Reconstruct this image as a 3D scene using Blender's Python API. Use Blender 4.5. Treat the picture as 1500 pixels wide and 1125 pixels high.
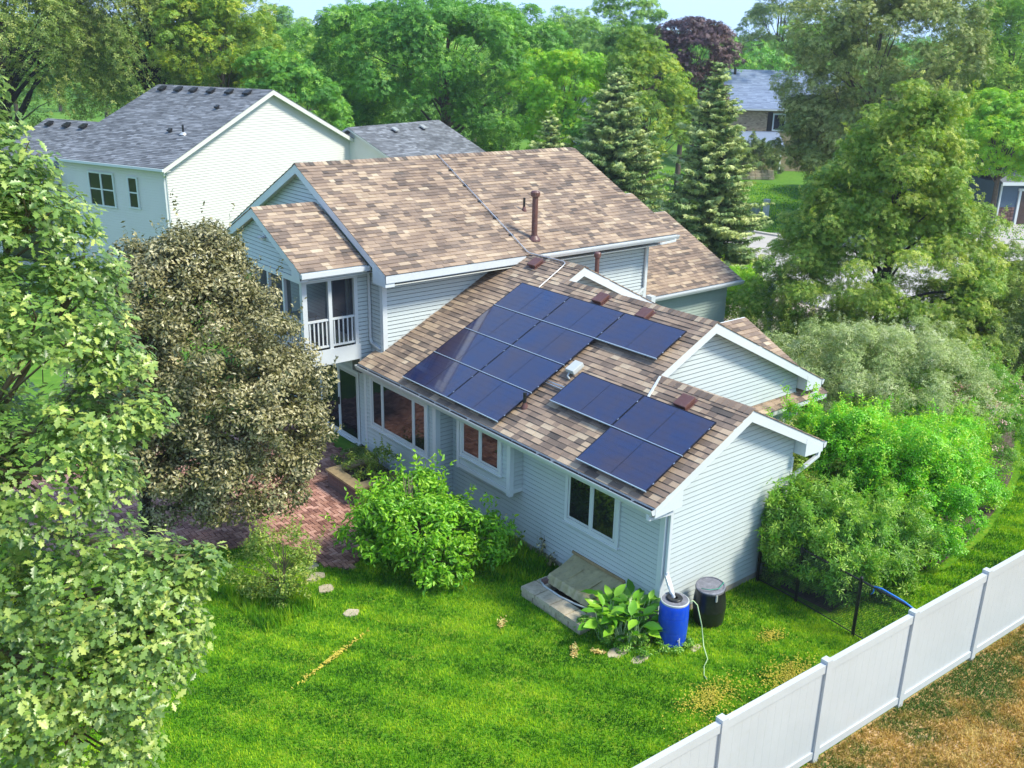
import bpy, bmesh, math, random
import numpy as np
from mathutils import Vector, Matrix

for o in list(bpy.data.objects): bpy.data.objects.remove(o)
scene = bpy.context.scene
COL = scene.collection
random.seed(11)
rng = np.random.default_rng(11)

# ------------------------------------------------------------------ camera
CAM_P = Vector((-12.568, -10.604, 10.615))
YAW, PITCH, ROLL, FPX = 0.689, -0.334, 0.021, 1391.4
cy, sy, cp, sp = math.cos(YAW), math.sin(YAW), math.cos(PITCH), math.sin(PITCH)
FW = Vector((sy*cp, cy*cp, sp)); RT = Vector((cy, -sy, 0)); UP = RT.cross(FW)
cr, sr = math.cos(ROLL), math.sin(ROLL)
RT2 = RT*cr + UP*sr; UP2 = UP*cr - RT*sr
cam = bpy.data.cameras.new('camera'); cam_o = bpy.data.objects.new('camera', cam); COL.objects.link(cam_o)
cam.sensor_width = 36; cam.lens = FPX/1500*36; cam.clip_start = .1; cam.clip_end = 2500
M = Matrix((( RT2.x, UP2.x, -FW.x, CAM_P.x), (RT2.y, UP2.y, -FW.y, CAM_P.y), (RT2.z, UP2.z, -FW.z, CAM_P.z), (0,0,0,1)))
cam_o.matrix_world = M
scene.camera = cam_o

# ------------------------------------------------------------------ light
SUN_EL, SUN_AZ = math.radians(50), math.radians(147)      # azimuth clockwise from +Y
world = bpy.data.worlds.new('World'); scene.world = world; world.use_nodes = True
wn = world.node_tree; wn.nodes.clear()
sky = wn.nodes.new('ShaderNodeTexSky'); sky.sky_type = 'NISHITA'; sky.sun_disc = False
sky.sun_elevation = SUN_EL; sky.sun_rotation = SUN_AZ; sky.altitude = 300
sky.air_density = 1.0; sky.dust_density = 0.6; sky.ozone_density = 2.2
bg = wn.nodes.new('ShaderNodeBackground'); bg.inputs[1].default_value = 0.15
wo = wn.nodes.new('ShaderNodeOutputWorld')
cap = wn.nodes.new('ShaderNodeMix'); cap.data_type = 'RGBA'; cap.blend_type = 'DARKEN'; cap.inputs[0].default_value = 1   # the hazy horizon band never outshines the rest of the sky
cap.inputs[7].default_value = (1.7, 2.5, 3.85, 1)
wn.links.new(sky.outputs[0], cap.inputs[6]); wn.links.new(cap.outputs[2], bg.inputs[0]); wn.links.new(bg.outputs[0], wo.inputs[0])
sl = bpy.data.lights.new('sun', 'SUN'); sl.energy = 2.05; sl.angle = math.radians(12); sl.color = (1, .95, .80)
so = bpy.data.objects.new('sun', sl); COL.objects.link(so)
sd = Vector((math.sin(SUN_AZ)*math.cos(SUN_EL), math.cos(SUN_AZ)*math.cos(SUN_EL), math.sin(SUN_EL)))
so.rotation_euler = sd.to_track_quat('Z', 'Y').to_euler(); so.location = (0, 0, 60)
scene.view_settings.view_transform = 'Standard'; scene.view_settings.look = 'None'
scene.view_settings.gamma = 1; scene.view_settings.use_curve_mapping = False
scene.view_settings.exposure = 1.6
scene.render.engine = 'CYCLES'
scene.cycles.max_bounces = 6; scene.cycles.transparent_max_bounces = 8

# ------------------------------------------------------------------ materials
MATS = {}
def newmat(name):
    m = bpy.data.materials.new(name); m.use_nodes = True
    nt = m.node_tree; nt.nodes.clear()
    out = nt.nodes.new('ShaderNodeOutputMaterial'); b = nt.nodes.new('ShaderNodeBsdfPrincipled')
    nt.links.new(b.outputs[0], out.inputs[0]); MATS[name] = m
    return m, nt, b, out
def ramp(nt, stops, interp='LINEAR'):
    r = nt.nodes.new('ShaderNodeValToRGB'); r.color_ramp.interpolation = interp
    el = r.color_ramp.elements
    while len(el) < len(stops): el.new(.5)
    for e, (p, c) in zip(el, stops): e.position = p; e.color = (*c, 1)
    return r
def noise(nt, scale, detail=3, rough=.55, co=None):
    n = nt.nodes.new('ShaderNodeTexNoise'); n.inputs['Scale'].default_value = scale
    n.inputs['Detail'].default_value = detail; n.inputs['Roughness'].default_value = rough
    if co is None:
        g = nt.nodes.new('ShaderNodeNewGeometry'); nt.links.new(g.outputs['Position'], n.inputs['Vector'])
    else: nt.links.new(co, n.inputs['Vector'])
    return n
def mixc(nt, a, b, f, mode='MIX'):
    m = nt.nodes.new('ShaderNodeMix'); m.data_type = 'RGBA'; m.blend_type = mode
    for s, i in ((f, 0), (a, 6), (b, 7)):
        if isinstance(s, (int, float)): m.inputs[i].default_value = s
        elif isinstance(s, tuple): m.inputs[i].default_value = (*s, 1)
        else: nt.links.new(s, m.inputs[i])
    return m.outputs[2]
def bump(nt, b, h, dist, strength=1.):
    bn = nt.nodes.new('ShaderNodeBump'); bn.inputs['Distance'].default_value = dist; bn.inputs['Strength'].default_value = strength
    nt.links.new(h, bn.inputs['Height']); nt.links.new(bn.outputs[0], b.inputs['Normal'])
def paint(name, col, rough=.5, var=.12, dirt=(.25,.24,.2), dirt_amt=.15, scale=1.3, metal=0, bmp=0.0):
    m, nt, b, out = newmat(name)
    n = noise(nt, scale, 5, .65); n2 = noise(nt, 14, 3)
    r = ramp(nt, [(.38, tuple(c*(1-var) for c in col)), (.62, col)]); nt.links.new(n.outputs[0], r.inputs[0])
    d = ramp(nt, [(.52, (0,0,0)), (.78, (dirt_amt,)*3)]); nt.links.new(n2.outputs[0], d.inputs[0])
    c = mixc(nt, r.outputs[0], dirt, d.outputs[0]); nt.links.new(c, b.inputs['Base Color'])
    b.inputs['Roughness'].default_value = rough; b.inputs['Metallic'].default_value = metal
    if bmp: bump(nt, b, n2.outputs[0], bmp)
    return m
def tinted(name, stops, rough=.8, grain=60, grain_amt=.35, interp='LINEAR', bmp=.002, patch=0, transl=0, back=None, spec=.5, patch_col=(.6,.6,.6)):
    """colour from the 'tint' attribute of each piece, with fine grain"""
    m, nt, b, out = newmat(name)
    a = nt.nodes.new('ShaderNodeAttribute'); a.attribute_name = 'tint'
    r = ramp(nt, stops, interp); nt.links.new(a.outputs['Fac'], r.inputs[0]); c = r.outputs[0]
    if grain_amt:
        n = noise(nt, grain, 2); g = ramp(nt, [(.3, (1-grain_amt,)*3), (.7, (1+grain_amt,)*3)]); nt.links.new(n.outputs[0], g.inputs[0])
        c = mixc(nt, c, g.outputs[0], 1., 'MULTIPLY')
        if bmp: bump(nt, b, n.outputs[0], bmp)
    if patch:
        n = noise(nt, patch, 4, .6); g = ramp(nt, [(.4, patch_col), (.6, (1,1,1))]); nt.links.new(n.outputs[0], g.inputs[0])
        c = mixc(nt, c, g.outputs[0], 1., 'MULTIPLY')
    if back is not None:
        g = nt.nodes.new('ShaderNodeNewGeometry')
        c = mixc(nt, c, back, g.outputs['Backfacing'])
    nt.links.new(c, b.inputs['Base Color']); b.inputs['Roughness'].default_value = rough
    b.inputs['Specular IOR Level'].default_value = spec
    if transl:
        t = nt.nodes.new('ShaderNodeBsdfTranslucent'); nt.links.new(mixc(nt, c, (1.15, 1.25, .5), 1., 'MULTIPLY'), t.inputs[0])
        ms = nt.nodes.new('ShaderNodeMixShader'); ms.inputs[0].default_value = transl
        nt.links.new(b.outputs[0], ms.inputs[1]); nt.links.new(t.outputs[0], ms.inputs[2]); nt.links.new(ms.outputs[0], out.inputs[0])
    return m
def foliage(name, dark, mid, light, rough=.45, transl=.3, back=None, spec=.5, patch=.25):
    dark, mid, light = (tuple(min(.62, c*k*w) for c, w in zip(q, (1.3, 1, .75))) for q, k in ((dark, 1.45), (mid, 1.55), (light, 1.5)))
    return tinted(name, [(0, dark), (.5, mid), (1, light)], rough, 3, .15, bmp=0, transl=transl, back=back, spec=spec)

paint('siding', (.49, .54, .535), .55, .07, (.36,.37,.28), .16, .6)
paint('gap_shade_core', (.13, .15, .155), .9, .1)  # wall core coloured dark to paint shade into the gaps between boards
paint('siding_green', (.36, .43, .38), .55, .08)
paint('white_trim', (.60, .635, .645), .45, .05, (.4,.4,.35), .12)
paint('white_metal', (.60, .625, .635), .35, .06, (.35,.34,.3), .2)
paint('vinyl', (.51, .53, .525), .35, .07, (.42,.44,.34), .22, .6)
paint('soffit', (.62, .62, .56), .6, .05)
paint('concrete_block', (.52, .44, .31), .9, .3, (.15,.13,.09), .5, 4, bmp=.006)
paint('foundation', (.40, .36, .29), .9, .2, (.2,.18,.14), .3, 4, bmp=.006)
paint('brown_metal', (.13, .055, .045), .45, .15)
paint('black_metal', (.012, .012, .013), .4, .2)
paint('black_plastic', (.014, .015, .017), .3, .2, (.1,.1,.1), .2)
paint('blue_plastic', (.008, .07, .62), .33, .12, (.1,.2,.5), .3, 3)
paint('grey_plastic', (.2, .2, .23), .4, .3, (.5,.5,.5), .3, 8)
paint('aluminium', (.72, .75, .80), .25, .05, metal=.8)
paint('galvanised', (.55, .56, .56), .4, .1, metal=.5)
paint('grey_box', (.50, .52, .50), .5, .05)
paint('fiberglass', (.44, .385, .21), .3, .25, (.16,.15,.09), .6, 3)
paint('bark', (.12, .095, .07), .9, .4, (.04,.03,.02), .6, 6, bmp=.02)
paint('bark_dark', (.045, .036, .03), .9, .4, (.02,.015,.01), .6, 5, bmp=.02)
paint('twig', (.16, .13, .07), .8, .3)
paint('soil', (.10, .075, .05), .95, .4, (.2,.16,.1), .6, 6, bmp=.02)
paint('stepping_stone', (.50, .42, .30), .9, .25, (.25,.2,.12), .4, 6, bmp=.01)
paint('hose_green', (.42, .58, .30), .5, .15)
paint('hose_teal', (.03, .30, .20), .5, .1)
paint('rope_blue', (.04, .22, .70), .6, .1)
paint('asphalt', (.46, .43, .40), .9, .12, (.22,.21,.2), .35, .5, bmp=.004)
paint('concrete', (.52, .49, .43), .9, .12, (.3,.28,.24), .3, 1)
paint('beige_concrete', (.62, .54, .44), .9, .12, (.4,.35,.3), .3, 1)
paint('neighbour_siding', (.62, .61, .57), .5, .04, (.55,.5,.42), .1, .8)
paint('blue_siding', (.07, .11, .17), .5, .1)
paint('timber', (.36, .26, .13), .85, .3, (.14,.1,.05), .5, 4, bmp=.004)
paint('interior_wall', (.20, .16, .14), .8, .1)
paint('garage_door_brown', (.075, .04, .035), .5, .2)
paint('utility_green', (.30, .36, .33), .5, .1)

tinted('shingle', [(0,(.095,.078,.065)),(.2,(.165,.122,.093)),(.42,(.255,.185,.135)),(.62,(.34,.245,.17)),(.82,(.43,.32,.215)),(1,(.50,.41,.29))], .92, 190, .28, bmp=.002, patch=.9, patch_col=(.80,.78,.78))
tinted('grey_shingle', [(0,(.08,.085,.095)),(.5,(.145,.155,.17)),(1,(.26,.275,.30))], .9, 120, .3, patch=.5, patch_col=(.85,.85,.85))
tinted('blue_shingle', [(0,(.13,.17,.25)),(1,(.24,.30,.41))], .9, 60, .3)
tinted('paver', [(0,(.22,.10,.075)),(.5,(.42,.21,.155)),(1,(.56,.32,.25))], .88, 40, .25, patch=.7, patch_col=(.72,.70,.66))
tinted('tan_brick', [(0,(.12,.08,.05)),(.3,(.36,.26,.17)),(1,(.52,.40,.26))], .9, 40, .2)
tinted('dark_brick', [(0,(.07,.04,.035)),(1,(.22,.13,.11))], .9, 40, .2)
tinted('drive_paver', [(0,(.30,.24,.20)),(1,(.50,.42,.35))], .9, 30, .2)
foliage('grass_blade', (.018,.10,.007), (.075,.25,.010), (.24,.42,.025), .55, .35)
foliage('big_leaf', (.03,.13,.01), (.07,.25,.02), (.16,.38,.04), .35, .3)
foliage('grass_dry', (.16,.22,.02), (.26,.27,.03), (.38,.33,.07), .7, .2)
foliage('dry_blade', (.035,.10,.010), (.24,.19,.05), (.44,.33,.15), .7, .2)
foliage('oak_leaf', (.035,.09,.02), (.09,.20,.05), (.28,.40,.13), .38, .30, back=(.30,.40,.24), spec=.6)
foliage('bronze_leaf', (.026,.045,.014), (.10,.12,.055), (.37,.36,.26), .38, .18, spec=.6, back=(.16,.16,.07))
foliage('lilac_leaf', (.035,.13,.008), (.085,.28,.015), (.20,.46,.03), .4, .35)
foliage('small_leaf', (.04,.10,.015), (.10,.20,.03), (.24,.32,.08), .45, .3)
foliage('maple_leaf', (.02,.09,.018), (.055,.21,.03), (.17,.38,.05), .5, .3)
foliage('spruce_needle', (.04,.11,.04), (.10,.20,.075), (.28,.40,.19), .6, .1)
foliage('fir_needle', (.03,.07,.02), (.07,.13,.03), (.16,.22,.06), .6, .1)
foliage('linden_leaf', (.03,.085,.015), (.105,.18,.045), (.40,.45,.19), .5, .2)
foliage('hornbeam_leaf', (.035,.11,.012), (.105,.235,.028), (.40,.50,.10), .45, .3)
foliage('dogwood_leaf', (.06,.14,.045), (.19,.31,.13), (.50,.57,.36), .5, .25)
foliage('bright_leaf', (.035,.16,.008), (.10,.38,.015), (.25,.60,.04), .4, .35)
foliage('walnut_leaf', (.03,.12,.012), (.08,.25,.03), (.22,.40,.07), .4, .35)
foliage('dark_leaf', (.02,.055,.012), (.05,.11,.025), (.14,.22,.06), .5, .25)  # dark green leaf colour for shrubs and bushes
foliage('yellow_leaf', (.05,.13,.025), (.11,.24,.035), (.46,.52,.05), .5, .35)
foliage('lime_leaf', (.05,.18,.01), (.13,.36,.02), (.30,.55,.03), .5, .35)
foliage('plum_leaf', (.018,.012,.022), (.045,.03,.05), (.13,.10,.12), .45, .15)
foliage('willow_leaf', (.035,.10,.02), (.11,.21,.05), (.34,.44,.17), .5, .3)
foliage('far_leaf', (.04,.13,.035), (.10,.26,.06), (.24,.42,.11), .6, .25)
foliage('far_bright_leaf', (.06,.19,.03), (.14,.33,.05), (.28,.48,.09), .6, .25)
foliage('joe_flower', (.30,.16,.18), (.45,.26,.28), (.55,.36,.36), .7, .2)
foliage('straw', (.22,.17,.07), (.38,.30,.12), (.55,.46,.22), .8, .2)

# window glass: dark, mirror-like
m, nt, b, out = newmat('window_glass'); b.inputs['Base Color'].default_value = (.012,.013,.016,1); b.inputs['Roughness'].default_value = .03; b.inputs['Specular IOR Level'].default_value = .6
m, nt, b, out = newmat('screen_mesh'); b.inputs['Base Color'].default_value = (.03,.032,.045,1); b.inputs['Roughness'].default_value = .7; b.inputs['Alpha'].default_value = .62
# solar cells
m, nt, b, out = newmat('solar_cell')
geo = nt.nodes.new('ShaderNodeTexCoord')
mp = nt.nodes.new('ShaderNodeMapping'); nt.links.new(geo.outputs['Object'], mp.inputs[0]); mp.inputs['Scale'].default_value = (1, 1, 1)
wv = nt.nodes.new('ShaderNodeTexWave'); wv.bands_direction = 'Y'; wv.inputs['Scale'].default_value = 14; nt.links.new(mp.outputs[0], wv.inputs[0])
nz = noise(nt, 1.1, 4, .7); rr = ramp(nt, [(.3,(.005,.018,.080)),(.7,(.034,.022,.036))]); nt.links.new(nz.outputs[0], rr.inputs[0])  # blue to brown mottling paints hazy sky reflections into the cells
wr = ramp(nt, [(.0,(1,1,1)),(.93,(1,1,1)),(1,(1.9,1.9,1.9))]); nt.links.new(wv.outputs[0], wr.inputs[0])
nt.links.new(mixc(nt, rr.outputs[0], wr.outputs[0], 1., 'MULTIPLY'), b.inputs['Base Color'])
b.inputs['Roughness'].default_value = .12; b.inputs['Specular IOR Level'].default_value = 1.0; b.inputs['Coat Weight'].default_value = .6; b.inputs['Coat Roughness'].default_value = .04
m, nt, b, out = newmat('panel_black'); b.inputs['Base Color'].default_value = (.008,.010,.018,1); b.inputs['Roughness'].default_value = .25
# lawn soil sheet
def ground_mat(name, stops, s1, s2, bmpd=.02):
    m, nt, b, out = newmat(name)
    n1 = noise(nt, s1, 4, .6); n2 = noise(nt, s2, 5, .7)
    r = ramp(nt, stops); mx = nt.nodes.new('ShaderNodeMath'); mx.operation = 'MULTIPLY_ADD'
    nt.links.new(n2.outputs[0], mx.inputs[0]); mx.inputs[1].default_value = .6
    mm = nt.nodes.new('ShaderNodeMath'); mm.operation = 'MULTIPLY'; nt.links.new(n1.outputs[0], mm.inputs[0]); mm.inputs[1].default_value = .4
    nt.links.new(mm.outputs[0], mx.inputs[2]); nt.links.new(mx.outputs[0], r.inputs[0])
    nt.links.new(r.outputs[0], b.inputs['Base Color']); b.inputs['Roughness'].default_value = .95; b.inputs['Specular IOR Level'].default_value = .1
    bump(nt, b, n2.outputs[0], bmpd)
ground_mat('lawn_ground', [(.3,(.03,.10,.006)),(.5,(.10,.24,.01)),(.7,(.32,.34,.04))], .7, 9)
ground_mat('far_grass', [(.3,(.05,.13,.02)),(.5,(.10,.22,.025)),(.7,(.18,.28,.04))], .15, 3)
ground_mat('dry_ground', [(.36,(.08,.10,.02)),(.45,(.34,.22,.08)),(.55,(.50,.32,.14)),(.66,(.62,.47,.32))], .9, 6)

# ------------------------------------------------------------------ mesh helpers
def V3(p): return Vector(p)
class MB:
    def __init__(s): s.v = []; s.f = []; s.t = []
    def add(s, vs, fs, t=.5):
        k = len(s.v); s.v += [tuple(p) for p in vs]; s.f += [tuple(i+k for i in f) for f in fs]; s.t += [t]*len(fs); return s
    def hexa(s, p, t=.5):   # 0-3 bottom loop, 4-7 top loop
        return s.add(p, [(3,2,1,0),(4,5,6,7),(0,1,5,4),(1,2,6,5),(2,3,7,6),(3,0,4,7)], t)
    def box(s, x0, y0, z0, x1, y1, z1, t=.5):
        return s.hexa([(x0,y0,z0),(x1,y0,z0),(x1,y1,z0),(x0,y1,z0),(x0,y0,z1),(x1,y0,z1),(x1,y1,z1),(x0,y1,z1)], t)
    def obox(s, c, ux, uy, uz, t=.5):   # centre and half vectors
        c, ux, uy, uz = V3(c), V3(ux), V3(uy), V3(uz)
        return s.hexa([c-ux-uy-uz, c+ux-uy-uz, c+ux+uy-uz, c-ux+uy-uz, c-ux-uy+uz, c+ux-uy+uz, c+ux+uy+uz, c-ux+uy+uz], t)
    def bar(s, a, b, w, h, up=(0,0,1), t=.5):
        a, b, up = V3(a), V3(b), V3(up); d = (b-a).normalized(); side = d.cross(up).normalized()
        if side.length < .1: side = Vector((1,0,0))
        u2 = side.cross(d)
        return s.obox((a+b)/2, (b-a)/2, side*(w/2), u2*(h/2), t)
    def prism(s, poly, vec, t=.5):
        n = len(poly); vec = V3(vec); a = [V3(p) for p in poly]; b = [p+vec for p in a]
        fs = [tuple(range(n-1,-1,-1)), tuple(range(n,2*n))] + [(i,(i+1)%n,(i+1)%n+n,i+n) for i in range(n)]
        return s.add(a+b, fs, t)
    def tube(s, path, r, n=8, t=.5, cap=True):
        path = [V3(p) for p in path]; k = len(path)
        if not hasattr(r, '__len__'): r = [r]*k
        ref = Vector((.31,.22,.92)); vs = []
        for i, p in enumerate(path):
            d = (path[min(i+1,k-1)]-path[max(i-1,0)])
            if d.length < 1e-6: d = Vector((0,0,1))
            d.normalize()
            a = d.cross(ref if abs(d.dot(ref)) < .95 else Vector((1,0,0))).normalized(); b_ = d.cross(a)
            for j in range(n):
                th = 2*math.pi*j/n; vs.append(p + a*(r[i]*math.cos(th)) + b_*(r[i]*math.sin(th)))
        fs = []
        for i in range(k-1):
            for j in range(n): fs.append((i*n+j, i*n+(j+1)%n, (i+1)*n+(j+1)%n, (i+1)*n+j))
        if cap: fs += [tuple(range(n-1,-1,-1)), tuple(range((k-1)*n, k*n))]
        return s.add(vs, fs, t)
    def lathe(s, c, prof, n=28, t=.5, axis=(0,0,1)):   # prof: (radius, height) from bottom
        c = V3(c); ax = V3(axis).normalized(); a = ax.orthogonal().normalized(); b_ = ax.cross(a); vs = []
        for r, h in prof:
            for j in range(n):
                th = 2*math.pi*j/n; vs.append(c + ax*h + a*(r*math.cos(th)) + b_*(r*math.sin(th)))
        k = len(prof); fs = []
        for i in range(k-1):
            for j in range(n): fs.append((i*n+j, i*n+(j+1)%n, (i+1)*n+(j+1)%n, (i+1)*n+j))
        fs += [tuple(range(n-1,-1,-1)), tuple(range((k-1)*n, k*n))]
        return s.add(vs, fs, t)
    def mesh(s, name, mat, smooth=False):
        me = bpy.data.meshes.new(name); me.from_pydata(s.v, [], s.f)
        a = me.attributes.new('tint', 'FLOAT', 'FACE'); a.data.foreach_set('value', s.t)
        me.materials.append(MATS[mat])
        if smooth: me.polygons.foreach_set('use_smooth', [True]*len(me.polygons))
        me.update(); return me
    def build(s, name, mat, parent=None, smooth=False, bevel=0, **kw):
        o = bpy.data.objects.new(name, s.mesh(name, mat, smooth)); COL.objects.link(o)
        if parent is not None: adopt(o, parent)
        if bevel:
            md = o.modifiers.new('bevel', 'BEVEL'); md.width = bevel; md.segments = 2; md.limit_method = 'ANGLE'
        tag(o, **kw); return o
def adopt(o, parent):
    o.parent = parent
    o.matrix_parent_inverse = WORLD_INV.get(parent.name, Matrix.Identity(4))
WORLD_INV = {}
def tag(o, label=None, cat=None, group=None, kind=None):
    if label: o['label'] = label
    if cat: o['category'] = cat
    if group: o['group'] = group
    if kind: o['kind'] = kind
    return o
def thing(name, loc, label, cat, group=None):
    o = bpy.data.objects.new(name, None); COL.objects.link(o); o.location = loc; o.empty_display_size = .2
    WORLD_INV[o.name] = Matrix.Translation(-Vector(loc)); tag(o, label, cat, group); return o
def copy_thing(src, new_loc, label):
    c = src.copy(); COL.objects.link(c); c.location = new_loc; c['label'] = label
    WORLD_INV[c.name] = WORLD_INV[src.name]
    for ch in list(src.children):
        d = ch.copy(); COL.objects.link(d); d.parent = c
        for g in list(ch.children):
            e = g.copy(); COL.objects.link(e); e.parent = d
    return c
def inst(name, me, mat4, parent, **kw):
    o = bpy.data.objects.new(name, me); COL.objects.link(o)
    if parent is not None: adopt(o, parent)
    o.matrix_basis = mat4; tag(o, **kw); return o
def np_mesh(name, verts, faces, tint, mat):
    """verts (N,3), faces (F,k) numpy, tint (F,)"""
    me = bpy.data.meshes.new(name); k = faces.shape[1]; F = len(faces)
    me.vertices.add(len(verts)); me.vertices.foreach_set('co', verts.astype(np.float32).ravel())
    me.loops.add(F*k); me.loops.foreach_set('vertex_index', faces.astype(np.int32).ravel())
    me.polygons.add(F); me.polygons.foreach_set('loop_start', (np.arange(F)*k).astype(np.int32))
    try: me.polygons.foreach_set('loop_total', np.full(F, k, np.int32))
    except Exception: pass
    a = me.attributes.new('tint', 'FLOAT', 'FACE'); a.data.foreach_set('value', np.clip(tint,0,1).astype(np.float32))
    me.materials.append(MATS[mat]); me.update(calc_edges=True)
    return me

# ================================================================== LARGE STRUCTURE
# ground sheets
def sheet(name, poly, z, mat, kind='structure', label=None, parent=None):
    mb = MB(); mb.add([(x, y, z) for x, y in poly], [tuple(range(len(poly)))])
    return mb.build(name, mat, parent, kind=kind, label=label)
sheet('ground', [(-900,-900),(900,-900),(900,900),(-900,900)], -.012, 'far_grass', label='wide green ground of the neighbourhood reaching to the far woods')
sheet('lawn', [(-30,-2.75),(28,-5.47),(28,3),(16,9),(-12,12),(-30,12)], -.004, 'lawn_ground', label='back lawn of the house')
sheet('dry_ground', [(-30,-2.75),(28,-5.47),(28,-40),(-30,-40)], -.004, 'dry_ground', label='parched brown ground outside the white fence')
# road: strip plus turning circle
circ = [(38.5+13.9*math.cos(a), 10+13.9*math.sin(a)) for a in np.linspace(math.radians(128), math.radians(-265+360+0), 2)]
road = [(29.6,75),(29.4,45),(29.0,27),(28.6,19.8)] + [(38.5+13.9*math.cos(a), 10+13.9*math.sin(a)) for a in np.linspace(math.radians(146), math.radians(146+268), 40)] + [(38.6,27),(39.8,32),(42,45),(46,75)]
sheet('road', road, .004, 'asphalt', label='pale grey street ending in a turning circle')
def kerb(name, pts, closed=False):
    mb = MB()
    for a, b_ in zip(pts[:-1], pts[1:]):
        a, b_ = Vector((*a,0)), Vector((*b_,0)); d = (b_-a).normalized(); s_ = Vector((-d.y,d.x,0))*.16
        mb.hexa([a-s_+Vector((0,0,-.02)), b_-s_+Vector((0,0,-.02)), b_+s_+Vector((0,0,-.02)), a+s_+Vector((0,0,-.02)), a-s_+Vector((0,0,.11)), b_-s_+Vector((0,0,.11)), b_+s_+Vector((0,0,.11)), a+s_+Vector((0,0,.11))])
    return mb.build(name, 'concrete', None, kind='structure')
kerb('kerb', [(29.6,75),(29.4,45),(29.0,27),(28.6,19.8)]); kerb('kerb', [(38.9,23.8),(38.6,27),(39.8,32),(42,45),(46,75)])
kerb('kerb', road[4:14])
sheet('driveway', [(50.5,16.5),(48.4,20.6),(57,24.2),(61,17.5),(58,12)], .012, 'asphalt', label='grey driveway in front of the dark garage')
sheet('path', [(55.2,21.2),(54.0,23.6),(63,28),(70,30),(70,25),(62,20.6)], .016, 'beige_concrete', label='sunny beige concrete terrace of the dark blue house')
# own paver driveway: rows of pavers
dr = [(17.2,8.2),(24.2,12.2),(27.6,15.6),(27.4,18.2),(23.4,17.2),(16.8,12.2)]
sheet('driveway_base', dr, .000, 'soil')
def inpoly(x, y, poly):
    c = False; n = len(poly); j = n-1
    for i in range(n):
        xi, yi = poly[i]; xj, yj = poly[j]
        if (yi > y) != (yj > y) and x < (xj-xi)*(y-yi)/(yj-yi)+xi: c = not c
        j = i
    return c
def np_inpoly(x, y, poly):
    c = np.zeros(len(x), bool); n = len(poly); j = n-1
    for i in range(n):
        xi, yi = poly[i]; xj, yj = poly[j]
        if yi != yj:
            k = ((yi > y) != (yj > y)) & (x < (xj-xi)*(y-yi)/(yj-yi)+xi); c ^= k
        j = i
    return c
mb = MB()
for i in range(60):
    for j in range(60):
        x, y = 16.5+i*.21, 8+j*.21
        if inpoly(x, y, dr): mb.box(x+.006, y+.006, .0, x+.204, y+.204, .018+random.random()*.004, random.random())
mb.build('driveway', 'drive_paver', None, kind='structure', label='tan paver driveway beside the garage')

# ---------------------------------------------------------------- patio with herringbone pavers
patio_poly = [(-.62,15.0),(-.62,10.35),(-1.45,10.05),(-1.72,8.9),(-2.2,7.2),(-3.0,6.0),(-3.75,5.5),(-4.15,6.2),(-4.35,7.5),(-5.3,7.9),(-6.0,8.6),(-7.4,9.0),(-8.6,10),(-9.2,14.5)]
patio = sheet('patio', patio_poly, .012, 'soil', label='red brick herringbone patio beneath the bronze-leaved tree')
pv = []
W = .108
for a in range(-140, 140):
    for b_ in range(-90, 90):
        ox, oy = (a + 2*b_)*W - 4, (-a + 2*b_)*W + 9.5
        for (x0, y0, w_, h_) in ((ox, oy, 2*W, W), (ox+2*W, oy, W, 2*W)):
            cx_, cy_ = x0+w_/2, y0+h_/2
            if -9.4 < cx_ < -.6 and 5 < cy_ < 15 and inpoly(cx_, cy_, patio_poly): pv.append((x0, y0, w_, h_))
seen = set(); pv = [p for p in pv if not ((round(p[0],3), round(p[1],3), p[2] > p[3]) in seen or seen.add((round(p[0],3), round(p[1],3), p[2] > p[3])))]
def vis_score(p):   # prefer the open patch of patio in front of the planter
    x, y = p[0], p[1]
    return (x+3.6)**2 + (y-7.6)**2*.6
pv.sort(key=vis_score)
def paver_mesh(w_, h_, t):
    g = .0045; mb = MB(); z = .03
    mb.hexa([(g,g,0),(w_-g,g,0),(w_-g,h_-g,0),(g,h_-g,0),(g+.005,g+.005,z),(w_-g-.005,g+.005,z),(w_-g-.005,h_-g-.005,z),(g+.005,h_-g-.005,z)], t); return mb
pm = {(k, q): paver_mesh(*((2*W, W) if k else (W, 2*W)), q/9).mesh('paver', 'paver') for k in (0,1) for q in range(10)}
big = MB()
for i, (x0, y0, w_, h_) in enumerate(pv):
    dz = .012 + random.uniform(-.003, .004)
    if i < 290:
        o = inst('paver', pm[(int(w_ > h_), random.randrange(10))], Matrix.Translation((x0, y0, dz)) @ Matrix.Rotation(random.uniform(-.012,.012), 4, 'Z'), patio)
    else:
        t = random.random(); g = .004; z = dz+.03
        big.hexa([(x0+g,y0+g,.0),(x0+w_-g,y0+g,.0),(x0+w_-g,y0+h_-g,.0),(x0+g,y0+h_-g,.0),(x0+g+.005,y0+g+.005,z),(x0+w_-g-.005,y0+g+.005,z),(x0+w_-g-.005,y0+h_-g-.005,z),(x0+g+.005,y0+h_-g-.005,z)], t)
big.build('paver_field', 'paver', patio, kind='stuff')

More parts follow.
